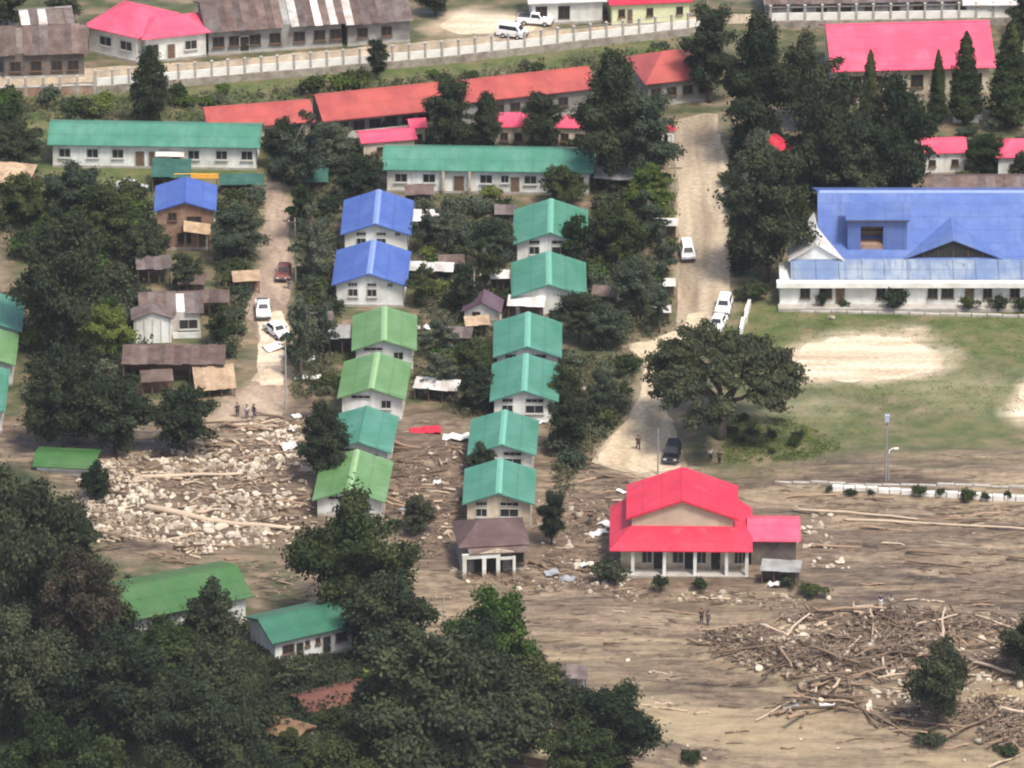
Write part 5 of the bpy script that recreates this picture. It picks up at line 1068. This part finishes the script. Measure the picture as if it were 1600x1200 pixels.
ZL = [(DLX, 45, (2.0, 8), .35, 'driftwood log in the rubble field left of the house rows', 'logs in the left rubble'), (DL2, 18, (2, 6), .3, 'log on the mud at the end of the muddy street', 'logs at the street end'), (DRX, 130, (2.2, 8.0), 1.0, 'tangled log in the debris pile at lower right', 'logs in the right debris'), (DM, 26, (2.5, 7), .5, 'log jammed between the two house rows', 'logs between the rows'),
      (DC, 18, (1.5, 4.5), .6, 'log in the wreckage around the red hall and porch house', 'logs around the red hall'), (RM, 22, (2.5, 9), .16, 'long log lying on the mud right of the red hall', 'logs on the right mud'), (BM, 12, (1.5, 5.5), .2, 'thin log on the mud flow at the bottom', 'logs on the lower mud'), (UM, 8, (2, 6), .2, 'log behind the red hall beside the road end', 'logs behind the red hall'), (LM, 8, (1.5, 5), .2, 'log on the mud below the left rubble', 'logs below the left rubble')]
for poly, n, (a, b), spread, lab, grp in ZL:
    for x, y in sample(poly, n, rng):
        L = a+(b-a)*rng.random()**(1.5 if poly is DRX else 2.2); ang = rng.gauss(-.04, spread); put_log('%s %s log %s' % ('long' if L > 5 else ('short' if L < 2.8 else 'medium'), 'slanted' if abs(ang) > .3 else 'level', near(x, y)), grp, x, y, L, ang, rng.uniform(0, .9 if poly is DRX else .3) if n > 40 else 0, rng.gauss(0, .08), rng.uniform(.7, 1.3)*min(1.5, 3.6/L))
put_log('long pale log lying across the left rubble field', 'single long logs', 345, 818, 17, -.30, .35, 0, .5)
put_log('long dark log on the upper part of the left rubble', 'single long logs', 300, 748, 11, .12, .3, 0, .55)
put_log('very long thin log on the mud right of the red hall', 'single long logs', 1480, 822, 22, -.12, .1, 0, .17)
put_log('long pale log along the mud just below the kerb', 'single long logs', 1340, 805, 13, -.18, .1, 0, .28)
put_log('long log near the right edge across the mud', 'single long logs', 1520, 868, 14, -.1, .1, 0, .26)
ZR = [(DLX, 130, (.3, 1.0), 'pale boulder in the rubble field left of the house rows', 'boulders in the left rubble'), (DRX, 60, (.35, 1.1), 'pale boulder in the debris pile at lower right', 'boulders in the right debris'), (AN, 22, (.3, .75), 'pale boulder right of the red hall wing', 'boulders beside the red hall'), (DC, 30, (.3, .8), 'pale boulder in the wreckage around the red hall', 'boulders around the red hall'), (DL2, 18, (.3, .7), 'pale boulder on the mud at the street end', 'boulders at the street end'), (BM, 10, (.3, .7), 'pale boulder on the mud flow at the bottom', 'boulders on the lower mud'), (DM, 14, (.3, .7), 'pale boulder between the two house rows', 'boulders between the rows')]
for poly, n, (a, b), lab, grp in ZR:
    for x, y in sample(poly, n, rng): s = a+(b-a)*rng.random()**1.6; put_rock('%s pale boulder %s' % ('small' if s < .5 else ('large' if s > .8 else 'medium'), near(x, y)), grp, x, y, s)
for lab, x, y, s in (('big pale boulder low in the left rubble, left of a pair', 325, 830, 1.3), ('big pale boulder low in the left rubble, right of a pair', 346, 826, 1.2), ('large pale boulder in the lower edge of the right debris', 1412, 1126, 1.2), ('large pale boulder at the lower left of the right debris', 1185, 1047, 1.2), ('white boulder alone below the lean-to', 1295, 937, .8), ('white boulder in the grass under the blue hall', 1298, 498, .8)): put_rock(lab, None, x, y, s)
# litter of branches, planks and stones too many to count
W_DRX = wpoly(DRX)
def poly_right(x, y): return bool(inside(W_DRX, np.array([x]), np.array([y]))[0])
def litter():
    r = random.Random(5); m = MB(); s = MB()
    m2 = mat('branch_litter', (.23, .165, .115), .85, .35, .7, (.09, .062, .045), .55); 
    for poly, n, sp in ((DLX, 1500, .6), (DRX, 3800, 1.2), (DM, 700, .8), (DC, 1000, 1.0), (RM, 420, .22), (BM, 300, .2), (DL2, 260, .5), (UM, 140, .4), (LM, 130, .3)):
        for x, y in sample(poly, n, r):
            p = gat(x, y) if n < 0 else at(x, y, .3); z = 0; L = .5+2.2*r.random()**2; a = r.gauss(-.05, sp); w = r.uniform(.05, .16)
            if fbm(np.array([p.x*.16]), np.array([p.y*.22]), 123, 3)[0] < (.43 if poly in (RM, BM, LM) else .44 if poly is DRX else .36): continue
            LIT.append((p.x, p.y, L, a, w, r.uniform(-.12, .12), r.random()))
    X = np.array([q[0] for q in LIT]); Y = np.array([q[1] for q in LIT]); Z = [gz(a_, b_) for a_, b_ in zip(X, Y)]
    for (x, y, L, a, w, tl, k), z in zip(LIT, Z):
        dx, dy, dz = math.cos(a)*L/2, math.sin(a)*L/2, abs(tl)*L*.5
        if poly_right(x, y): z += .75*k*k; w *= 1.25; dx *= 1.5; dy *= 1.5
        if k < (.72 if not poly_right(x, y) else .93): m.tube([(x-dx, y-dy, z+.05), (x+dx*.1, y+dy*.1+w*.6, z+.08+dz*.5), (x+dx, y+dy, z+.06+dz)], [w*.6, w*.5, w*.3], 5)
        else:
            e = w*1.5; v = [(x+e*math.cos(a+t)*r.uniform(.5, 1.3), y+e*math.sin(a+t)*r.uniform(.5, 1.1)) for t in (0, 1.2, 2.5, 3.7, 5.0)]
            s.hexa([(p_, q_, z-.05) for p_, q_ in v], [(x+(p_-x)*r.uniform(.4, .9), y+(q_-y)*r.uniform(.4, .9), z+e*r.uniform(.4, .9)) for p_, q_ in v])
    o = m.build('branch_litter', m2); tag(o, 'scattered broken branches over the mud and debris', 'branches', kind='stuff')
    nr = o.data.materials[0]
    o = s.build('stone_litter', mat('stone_litter', (.36, .29, .21), .9, .3, 1.0, (.2, .15, .11), .5)); tag(o, 'scattered small pale stones over the mud and debris', 'stones', kind='stuff')
LIT = []
litter()
def rubble():
    r = random.Random(15); s = MB()
    for poly, n in ((DLX, 2600), (DRX, 480), (AN, 60), (DC, 120)):
        for px, py in sample(poly, n, r):
            p = at(px, py, .35); z = gz(p.x, p.y)
            if fbm(np.array([p.x*.2]), np.array([p.y*.25]), 321, 3)[0] < .36: continue
            e = .10+.36*r.random()**2.4; a = r.uniform(0, 6.3)
            v = [(p.x+e*math.cos(a+t)*r.uniform(.6, 1.6), p.y+e*math.sin(a+t)*r.uniform(.6, 1.2)) for t in (0, 1.2, 2.5, 3.7, 5.0)]
            s.hexa([(x, y, z-.05) for x, y in v], [(p.x+(x-p.x)*r.uniform(.4, .9), p.y+(y-p.y)*r.uniform(.4, .9), z+e*r.uniform(.5, 1.2)) for x, y in v])
    q = MB()
    for px, py in sample(DLX, 330, r)+sample(DRX, 170, r)+sample(DM, 40, r):
        p = at(px, py, .35); z = gz(p.x, p.y); q.box((p.x, p.y, z+.12+.2*r.random()), (.4+1.4*r.random()**2, r.uniform(.10, .38), r.uniform(.06, .2)), r.gauss(0, 1.0))
    tag(q.build('plank_litter', mat('pale_split_wood', (.50, .39, .27), .85, .3, .5, (.28, .2, .13), .5)), 'broken pale planks and split wood strewn over the debris', 'planks', kind='stuff')
    tag(s.build('rubble', mat('pale_rubble', (.62, .54, .42), .9, .3, .35, (.26, .2, .14), .5)), 'small pale rubble strewn over the debris fields', 'rubble', kind='stuff')
rubble()
def heap():
    c = gat(420, 590); m = MB(); n, k = 18, 5; q = random.Random(3)
    for i in range(k):
        t = i/(k-1); 
        for j in range(n):
            a = 2*math.pi*j/n; rr = 1.75*(1-t)**.75*(1+.12*math.sin(2*a+1)+q.uniform(-.05, .05)); m.v.append((rr*math.cos(a), rr*.9*math.sin(a), -.1+1.45*t-.15*t*t))
    for i in range(k-1):
        for j in range(n): m.f.append((i*n+j, i*n+(j+1) % n, (i+1)*n+(j+1) % n, (i+1)*n+j))
    m.sm = True; o = link('sand_heap', m.mesh('sand_heap', SANDM), None, c); tag(o, 'pale heap of sand at the lower end of the muddy street', 'sand heap')
heap()
# twisted roof sheets and other wreckage
SHEETW = mat('white_torn_sheet', (.72, .70, .66), .55, .15, 1.0, (.5, .46, .4), .4); SHEETR = mat('red_torn_sheet', (.50, .03, .05), .5, .2, 1); SHEETG = mat('grey_torn_sheet', (.34, .35, .36), .5, .25, 1, (.2, .17, .15), .4)
def torn(label, px, py, w, d, rz, m_, tilt=.2, z=.15, name='roof_sheet'):
    p = gat(px, py); m = MB(); n = 6; q = random.Random(int(px+py)); a = [q.uniform(-.12, .12) for _ in range(n+1)]
    for k in range(n):
        x0, x1 = -w/2+w*k/n, -w/2+w*(k+1)/n; z0, z1 = z+a[k]+tilt*(k/n), z+a[k+1]+tilt*((k+1)/n)
        m.hexa([(x0, -d/2+a[k], z0), (x1, -d/2+a[k+1], z1), (x1, d/2+a[k+1], z1+.1), (x0, d/2+a[k], z0+.1)], [(x0, -d/2+a[k], z0+.03), (x1, -d/2+a[k+1], z1+.03), (x1, d/2+a[k+1], z1+.13), (x0, d/2+a[k], z0+.13)])
    o = link(name, m.mesh(name, m_), None, p, rz); tag(o, label, 'metal sheet')
for t in (('white tarpaulin draped over the sand at the street end', 428, 546, 2.2, 1.6, .4, SHEETW), ('crumpled bright red sheet on the mud between the rows', 665, 676, 3.4, 1.6, .1, SHEETR), ('torn white sheet right of the red sheet', 713, 686, 3.0, 1.3, -.1, SHEETW), ('white sheet leaning in the rubble left of the red hall', 947, 822, 2.0, .9, -.8, SHEETW), ('white sheet lying by the left eave of the red hall', 935, 836, 2.0, .9, .6, SHEETW), ('white sheet at the left of the big foreground tree', 637, 800, 2.0, 1.6, -.5, SHEETG), ('grey sheet below the small dark tree', 655, 812, 1.6, 1.3, -.5, SHEETG), ('white scrap among the logs between the rows', 683, 757, .9, .6, .2, SHEETW), ('grey sheet in the dark wreckage beside the porch house', 885, 908, 1.8, 1.2, -.2, SHEETG), ('white scrap in the wreckage before the red hall', 912, 885, 1.2, .9, -.5, SHEETW), ('grey sheet in the wreckage, nearest the porch house', 862, 898, 1.5, 1.1, .3, SHEETG), ('white plank behind the red hall', 976, 772, 1.9, .4, -.4, SHEETW), ('white scrap at the top of the left house row rubble', 463, 653, .9, .8, .5, SHEETW), ('white scrap below the street end', 454, 675, 1.2, .6, -.3, SHEETW), ('pale sheet pile right of the street end', 452, 700, 1.6, 1.6, .3, SHEETW), ('white sheet beside the third teal house wreckage', 850, 660, 1.6, .8, .4, SHEETW), ('long white sheet beside the muddy street bushes', 485, 594, 3.6, .7, 0, SHEETW), ('pale sheet left of the yellow-green house', 480, 566, 1.7, .9, .1, SHEETW), ('white scraps beside the yellow-green roof', 660, 515, 2.0, .8, -.2, SHEETW), ('white scrap right of the yellow-green roof', 700, 518, 1.0, .7, .3, SHEETW), ('pink cloth inside the grey lean-to', 1220, 890, 1.2, .7, 0, SHEETR), ('grey slab at the lower left of the right debris', 1236, 1108, 1.6, 1.1, .1, SHEETG), ('white slab at the lower left of the right debris', 1292, 1106, 1.6, .6, -.1, SHEETW), ('white sheet on the rubble in front of the lean-to', 1208, 916, 1.4, .8, -.3, SHEETW), ('pale sheet under the roadside shrubs', 908, 612, 2.4, .6, -.15, SHEETW)):
    torn(*t)

# ------------------------------------------------------------------ vehicles
TYRE = mat('tyre', (.02, .02, .02), .9, .1); RIM = mat('rim', (.4, .4, .4), .4, .1); LAMP = mat('lamp_glass', (.7, .7, .65), .2, .05, spec=.6); BUMP = mat('bumper', (.06, .06, .06), .6, .1); REDL = mat('tail_lamp', (.4, .02, .02), .3, .05)
PAINT = {'white': mat('white_paint', (.80, .79, .76), .35, .06, 1, spec=.5), 'red': mat('dull_red_paint', (.22, .07, .05), .45, .15, 1, spec=.4), 'black': mat('black_paint', (.02, .021, .024), .25, .1, 1, spec=.5), 'silver': mat('silver_paint', (.5, .5, .48), .35, .08, 1, spec=.5)}
def vehicle(label, px, py, kind, paint, rz, cat='car', name=None):
    L, Wd = {'suv': (4.0, 1.75), 'sedan': (3.95, 1.65), 'pickup': (4.4, 1.7), 'van': (3.7, 1.65), 'truck': (5.8, 2.0)}[kind]; P = PAINT[paint]
    r = thing(name or {'pickup': 'pickup_truck', 'van': 'van', 'truck': 'truck'}.get(kind, 'car'), label, cat, gat(px, py)+Vector((0, 0, .03)), rz)
    h0, h1 = .38, {'suv': 1.05, 'sedan': .92, 'pickup': 1.05, 'van': 1.1, 'truck': 1.15}[kind]; top = {'suv': 1.65, 'sedan': 1.4, 'pickup': 1.62, 'van': 1.75, 'truck': 2.1}[kind]
    w = Wd/2; y0, y1 = -L/2, L/2               # front is -y
    prof = [(y0, h0), (y0, h1-.22), (y0+.12, h1-.12), (y0+1.15, h1), (y1-.15, h1), (y1, h1-.15), (y1, h0)]
    m = MB(); n = len(prof); m.v = [(-w+.06*(z > h1-.2), y, z) for y, z in prof]+[(w-.06*(z > h1-.2), y, z) for y, z in prof]; m.f = [tuple(range(n)), tuple(range(2*n-1, n-1, -1))]+[(k, n+k, n+(k+1) % n, (k+1) % n) for k in range(n)]
    me = m.mesh('body', P); bm = bmesh.new(); bm.from_mesh(me); bmesh.ops.recalc_face_normals(bm, faces=bm.faces); bmesh.ops.bevel(bm, geom=list(bm.edges), offset=.05, segments=2, affect='EDGES'); bm.to_mesh(me); bm.free(); link('body', me, r)
    c = {'suv': (.95, 1.5, 3.9, 3.75), 'sedan': (1.1, 1.7, 3.5, 3.0), 'pickup': (1.15, 1.65, 2.75, 2.65), 'van': (.45, .95, 3.65, 3.55), 'truck': (.35, .75, 1.95, 1.9)}[kind]
    b0, t0, b1, t1 = [y0+q for q in c]; wi = w-.10; wt = w-.26
    B = [(-wi, b0, h1-.03), (wi, b0, h1-.03), (wi, b1, h1-.03), (-wi, b1, h1-.03)]; T_ = [(-wt, t0, top), (wt, t0, top), (wt, t1, top), (-wt, t1, top)]
    m = MB(); m.hexa(B, T_); me = m.mesh('cabin', P); bm = bmesh.new(); bm.from_mesh(me); bmesh.ops.bevel(bm, geom=list(bm.edges), offset=.06, segments=2, affect='EDGES'); bm.to_mesh(me); bm.free(); link('cabin', me, r)
    def pane(nm, i, j, lo=.14, hi=.84, e=.1):
        b_, d_, t2, t3 = Vector(B[i]), Vector(B[j]), Vector(T_[j]), Vector(T_[i]); nn = (d_-b_).cross(t3-b_).normalized()*.03
        q = [b_.lerp(t3, lo).lerp(d_.lerp(t2, lo), e), b_.lerp(t3, lo).lerp(d_.lerp(t2, lo), 1-e), b_.lerp(t3, hi).lerp(d_.lerp(t2, hi), 1-e), b_.lerp(t3, hi).lerp(d_.lerp(t2, hi), e)]
        k = MB(); k.hexa([p-nn for p in q], [p+nn*.6 for p in q]); k.build(nm, GLASS, r)
    pane('windscreen', 0, 1); pane('side_window', 1, 2); pane('rear_window', 2, 3); pane('side_window', 3, 0)
    if kind == 'pickup':
        m = MB(); m.box((0, y1-1.0, h1+.02), (Wd-.4, 1.7, .03)); m.build('load_bed', BUMP, r)
    if kind == 'truck':
        m = MB(); m.box((0, y1-1.85, 1.75), (Wd+.06, 3.7, 1.5)); m.build('cargo_box', P, r)
    for sx in (-1, 1):
        for yy in (y0+.85, y1-.95):
            k = MB(); k.tube([(sx*(w-.2), yy, .34), (sx*(w+.01), yy, .34)], [.34, .34], 14); wv = k.build('wheel', TYRE, r)
            k = MB(); k.tube([(sx*(w-.05), yy, .34), (sx*(w+.03), yy, .34)], [.19, .17], 10); k.build('rim', RIM, wv)
        k = MB(); k.box((sx*(w-.32), y0-.01, h1-.3), (.36, .06, .16)); k.build('headlight', LAMP, r)
        k = MB(); k.box((sx*(w-.25), y1+.01, h1-.3), (.26, .06, .2)); k.build('tail_light', REDL, r)
        k = MB(); k.box((sx*(w+.07), b0+.35, h1+.12), (.14, .1, .14)); k.build('mirror', BUMP, r)
    for yy in (y0-.03, y1+.03):
        k = MB(); k.box((0, yy, h0+.12), (Wd-.1, .12, .2)); k.build('bumper', BUMP, r)
    return r
vehicle('white van coming down the dirt road', 1074, 402, 'van', 'white', R(4), 'van')
vehicle('white off-road car parked at the right of the dirt road', 1131, 486, 'suv', 'white', R(-8))
vehicle('white small car parked just in front of the white off-road car', 1121, 513, 'sedan', 'white', R(-14))
vehicle('black off-road car parked below the rain tree', 1050, 716, 'suv', 'black', R(-8))
vehicle('dull red car parked on the muddy street', 443, 432, 'sedan', 'red', R(-4))
vehicle('white pickup standing on the muddy street', 411, 491, 'pickup', 'white', R(4), 'pickup')
vehicle('white car partly under the trees beside the sand strip', 433, 524, 'sedan', 'white', R(30))
vehicle('white van parked behind the fence at the top', 800, 58, 'van', 'white', R(70), 'van')
vehicle('white pickup parked at the top left of the white building', 836, 38, 'pickup', 'white', R(80), 'pickup')
vehicle('silver car among the bushes below the long upper-left building', 205, 300, 'sedan', 'silver', R(75))

# ------------------------------------------------------------------ people
def skin_mesh(name, verts, edges, radii, m, sub=1, root=0):
    me = bpy.data.meshes.new(name); me.from_pydata(verts, edges, []); o = bpy.data.objects.new(name, me); col.objects.link(o)
    o.modifiers.new('skin', 'SKIN'); sv_ = me.skin_vertices[0].data
    for i, q in enumerate(radii): sv_[i].radius = (q, q); sv_[i].use_root = (i == root)
    s = o.modifiers.new('sub', 'SUBSURF'); s.levels = sub; s.render_levels = sub
    dg = bpy.context.evaluated_depsgraph_get(); res = bpy.data.meshes.new_from_object(o.evaluated_get(dg)); res.name = name
    bpy.data.objects.remove(o); res.materials.clear(); res.materials.append(m); res.shade_smooth(); return res
SKIN = mat('skin', (.28, .16, .10), .6, .1); HAIR = mat('black_hair', (.015, .013, .012), .7, .2)
def person_meshes(pose):
    s = .22 if pose == 'walk' else .03; aw = .22 if pose == 'walk' else .05
    V = [(0, 0, .95), (0, .0, 1.15), (0, 0, 1.38), (0, 0, 1.52), (0, -.02, 1.60), (0, -.01, 1.72)]; E = [(0, 1), (1, 2), (2, 3), (3, 4), (4, 5)]; Rr = [.13, .125, .13, .055, .09, .075]
    V += [(0, -.10, 1.625)]; E += [(4, 6)]; Rr += [.02]                                  # nose
    for q in (-1, 1):
        V += [(q*.08, 0, 1.63)]; E += [(4, len(V)-1)]; Rr += [.03]                        # ear
    leg = {}; arm = {}
    for q in (-1, 1):
        k = len(V); f = -s*q
        V += [(q*.10, 0, .88), (q*.11, f*.6-.03, .48), (q*.11, f, .09), (q*.12, f-.15, .04)]; E += [(0, k), (k, k+1), (k+1, k+2), (k+2, k+3)]; Rr += [.095, .065, .045, .04]; leg[q] = k
        k = len(V); g = aw*q
        V += [(q*.20, 0, 1.40), (q*.27, g*.4+.02, 1.13), (q*.29, g-.03, .90), (q*.29, g-.05, .82)]; E += [(2, k), (k, k+1), (k+1, k+2), (k+2, k+3)]; Rr += [.06, .045, .032, .032]; arm[q] = k
        for j, (dy, ln) in enumerate(((-.035, .075), (-.012, .09), (.012, .085), (.033, .065))):
            V += [(q*.29, g-.05+dy, .79-ln*.5), (q*.28, g-.06+dy, .79-ln)]; n = len(V); E += [(k+3, n-2), (n-2, n-1)]; Rr += [.009, .008]
        V += [(q*.265, g-.10, .80), (q*.26, g-.12, .76)]; n = len(V); E += [(k+3, n-2), (n-2, n-1)]; Rr += [.010, .009]
    body = skin_mesh('body', V, E, Rr, SKIN, 1)
    def sub(idx_edges, grow):
        ids = sorted({i for e in idx_edges for i in e}); mp = {i: j for j, i in enumerate(ids)}
        return [V[i] for i in ids], [(mp[a], mp[b]) for a, b in idx_edges], [Rr[i]+grow for i in ids]
    sh = skin_mesh('shirt', *sub([(0, 1), (1, 2)]+[e for q in (-1, 1) for e in ((2, arm[q]), (arm[q], arm[q]+1))], .022), SKIN, 1)
    tr = skin_mesh('trousers', *sub([e for q in (-1, 1) for e in ((0, leg[q]), (leg[q], leg[q]+1), (leg[q]+1, leg[q]+2))], .02), SKIN, 1)
    bm = bmesh.new(); bmesh.ops.create_icosphere(bm, subdivisions=2, radius=.112)
    for v in bm.verts:
        v.co += Vector((0, .02, 1.69)); 
    bmesh.ops.delete(bm, geom=[v for v in bm.verts if v.co.z < 1.66 and v.co.y < .0], context='VERTS'); hm = bpy.data.meshes.new('hair'); bm.to_mesh(hm); bm.free(); hm.materials.append(HAIR)
    return body, sh, tr, hm
PM = {p: person_meshes(p) for p in ('walk', 'stand')}
def person(label, px, py, pose, rz, shirt, trou):
    b, s, t, h = PM[pose]; o = thing('person', label, 'person', gat(px, py)+Vector((0, 0, .035)), rz)
    bo = link('body', b, o); link('hair', h, o)
    for nm, me, c in (('shirt', s, shirt), ('trousers', t, trou)):
        q = link(nm, me, o); q.material_slots[0].link = 'OBJECT'; q.material_slots[0].material = mat('cloth_%02x%02x%02x' % tuple(int(v*255) for v in c), c, .9, .15)
DK, BL, WH, GY, RD = (.025, .022, .025), (.04, .06, .14), (.6, .58, .55), (.12, .12, .12), (.3, .04, .04)
for a in (('person in dark clothes walking on the pale road left of the black car', 997, 703, 'walk', .3, DK, DK), ('person in dark clothes standing left of two others on the muddy street end', 371, 652, 'stand', .4, DK, DK), ('person in grey standing between two others on the muddy street end', 386, 655, 'stand', -.3, WH, GY), ('person in dark clothes standing right of two others on the muddy street end', 397, 654, 'walk', 2.0, DK, BL),
          ('person in a white shirt beside the hall roof under the rain tree', 1110, 722, 'stand', .5, WH, DK), ('person in dark clothes rightmost of the group under the rain tree', 1124, 726, 'stand', -.6, DK, DK), ('person in blue under the rain tree next to the white shirt', 1100, 714, 'stand', 1.2, BL, GY), ('person standing in the rubble left of the red hall', 922, 822, 'stand', 0, DK, GY), ('person in dark clothes standing on the debris edge at lower right', 1096, 974, 'stand', .4, DK, DK), ('person in grey beside the dark-clothed one at the debris edge', 1106, 978, 'stand', 2.6, GY, GY), ('person in blue on the mud below the red hall wing', 1376, 950, 'stand', .2, BL, WH), ('person in white beside the one in blue on the mud', 1392, 954, 'stand', -.4, WH, DK), ('person in grey at the right side of the muddy street', 452, 452, 'walk', .1, DK, GY), ('person in dark blue on the brown slope of the street end', 357, 612, 'stand', 0, BL, DK)): person(*a)

# ------------------------------------------------------------------ poles and lamps
POLEM = mat('pole_metal', (.28, .27, .25), .6, .15); BLUEG = mat('pale_blue_box', (.38, .42, .55), .5, .1)
def pole(label, px, py, h, kind='wood'):
    o = thing('utility_pole' if kind == 'wood' else 'lamp_post', label, 'pole', gat(px, py)); m = MB(); m.tube([(0, 0, -.4), (0, 0, h)], [.10, .07], 8); m.build('shaft', POLEM if kind != 'wood' else CONC, o)
    if kind == 'wood':
        m = MB(); m.box((0, 0, h-.5), (1.6, .1, .1)); m.build('cross_arm', DFRAME, o)
        for x in (-.7, 0, .7):
            m = MB(); m.tube([(x, 0, h-.45), (x, 0, h-.25)], [.05, .04], 6); m.build('insulator', WHITEP, o)
    elif kind == 'box':
        m = MB(); m.box((0, -.1, h-.35), (.5, .4, .8)); m.build('box', BLUEG, o); m = MB(); m.tube([(0, 0, h), (0, 0, h+.5)], [.05, .03], 6); m.build('antenna', POLEM, o)
    elif kind == 'lamp':
        m = MB(); m.tube([(0, 0, h-.05), (.05, 0, h+.35), (.35, 0, h+.6), (.7, 0, h+.62)], [.06, .06, .05, .05], 6); m.build('arm', WHITEP, o); m = MB(); m.box((.8, 0, h+.6), (.5, .22, .12)); m.build('lamp_head', WHITEP, o)
pole('tall thin pole with pale blue box on the field', 1384, 752, 8.0, 'box')
pole('short curved white lamp post beside the tall field pole', 1388, 750, 3.2, 'lamp')
pole('thin pole at the road end left of the black car', 1028, 742, 5.6, 'plain')
pole('utility pole beside the purple-brown shack', 741, 492, 5.4)
pole('utility pole at the right of the muddy street', 447, 640, 8.5)
pole('utility pole beside the red car on the muddy street', 462, 440, 8.0)
pole('utility pole on the mud left of the bright olive tree', 693, 985, 4.2)
pole('utility pole at the left of the dirt road', 1055, 330, 6.0)

# ------------------------------------------------------------------ thin valley haze
def haze():
    m = bpy.data.materials.new('valley_haze'); m.use_nodes = True; n = m.node_tree.nodes; n.remove(n['Principled BSDF'])
    v = n.new('ShaderNodeVolumePrincipled'); v.inputs['Density'].default_value = .00003; v.inputs['Color'].default_value = (.86, .91, 1, 1); m.node_tree.links.new(v.outputs[0], n['Material Output'].inputs['Volume'])
    b = MB(); b.box((0, 900, 195), (9000, 9000, 400)); o = b.build('haze', m); tag(o, 'thin pale haze filling the valley air', 'haze', kind='stuff')
haze()
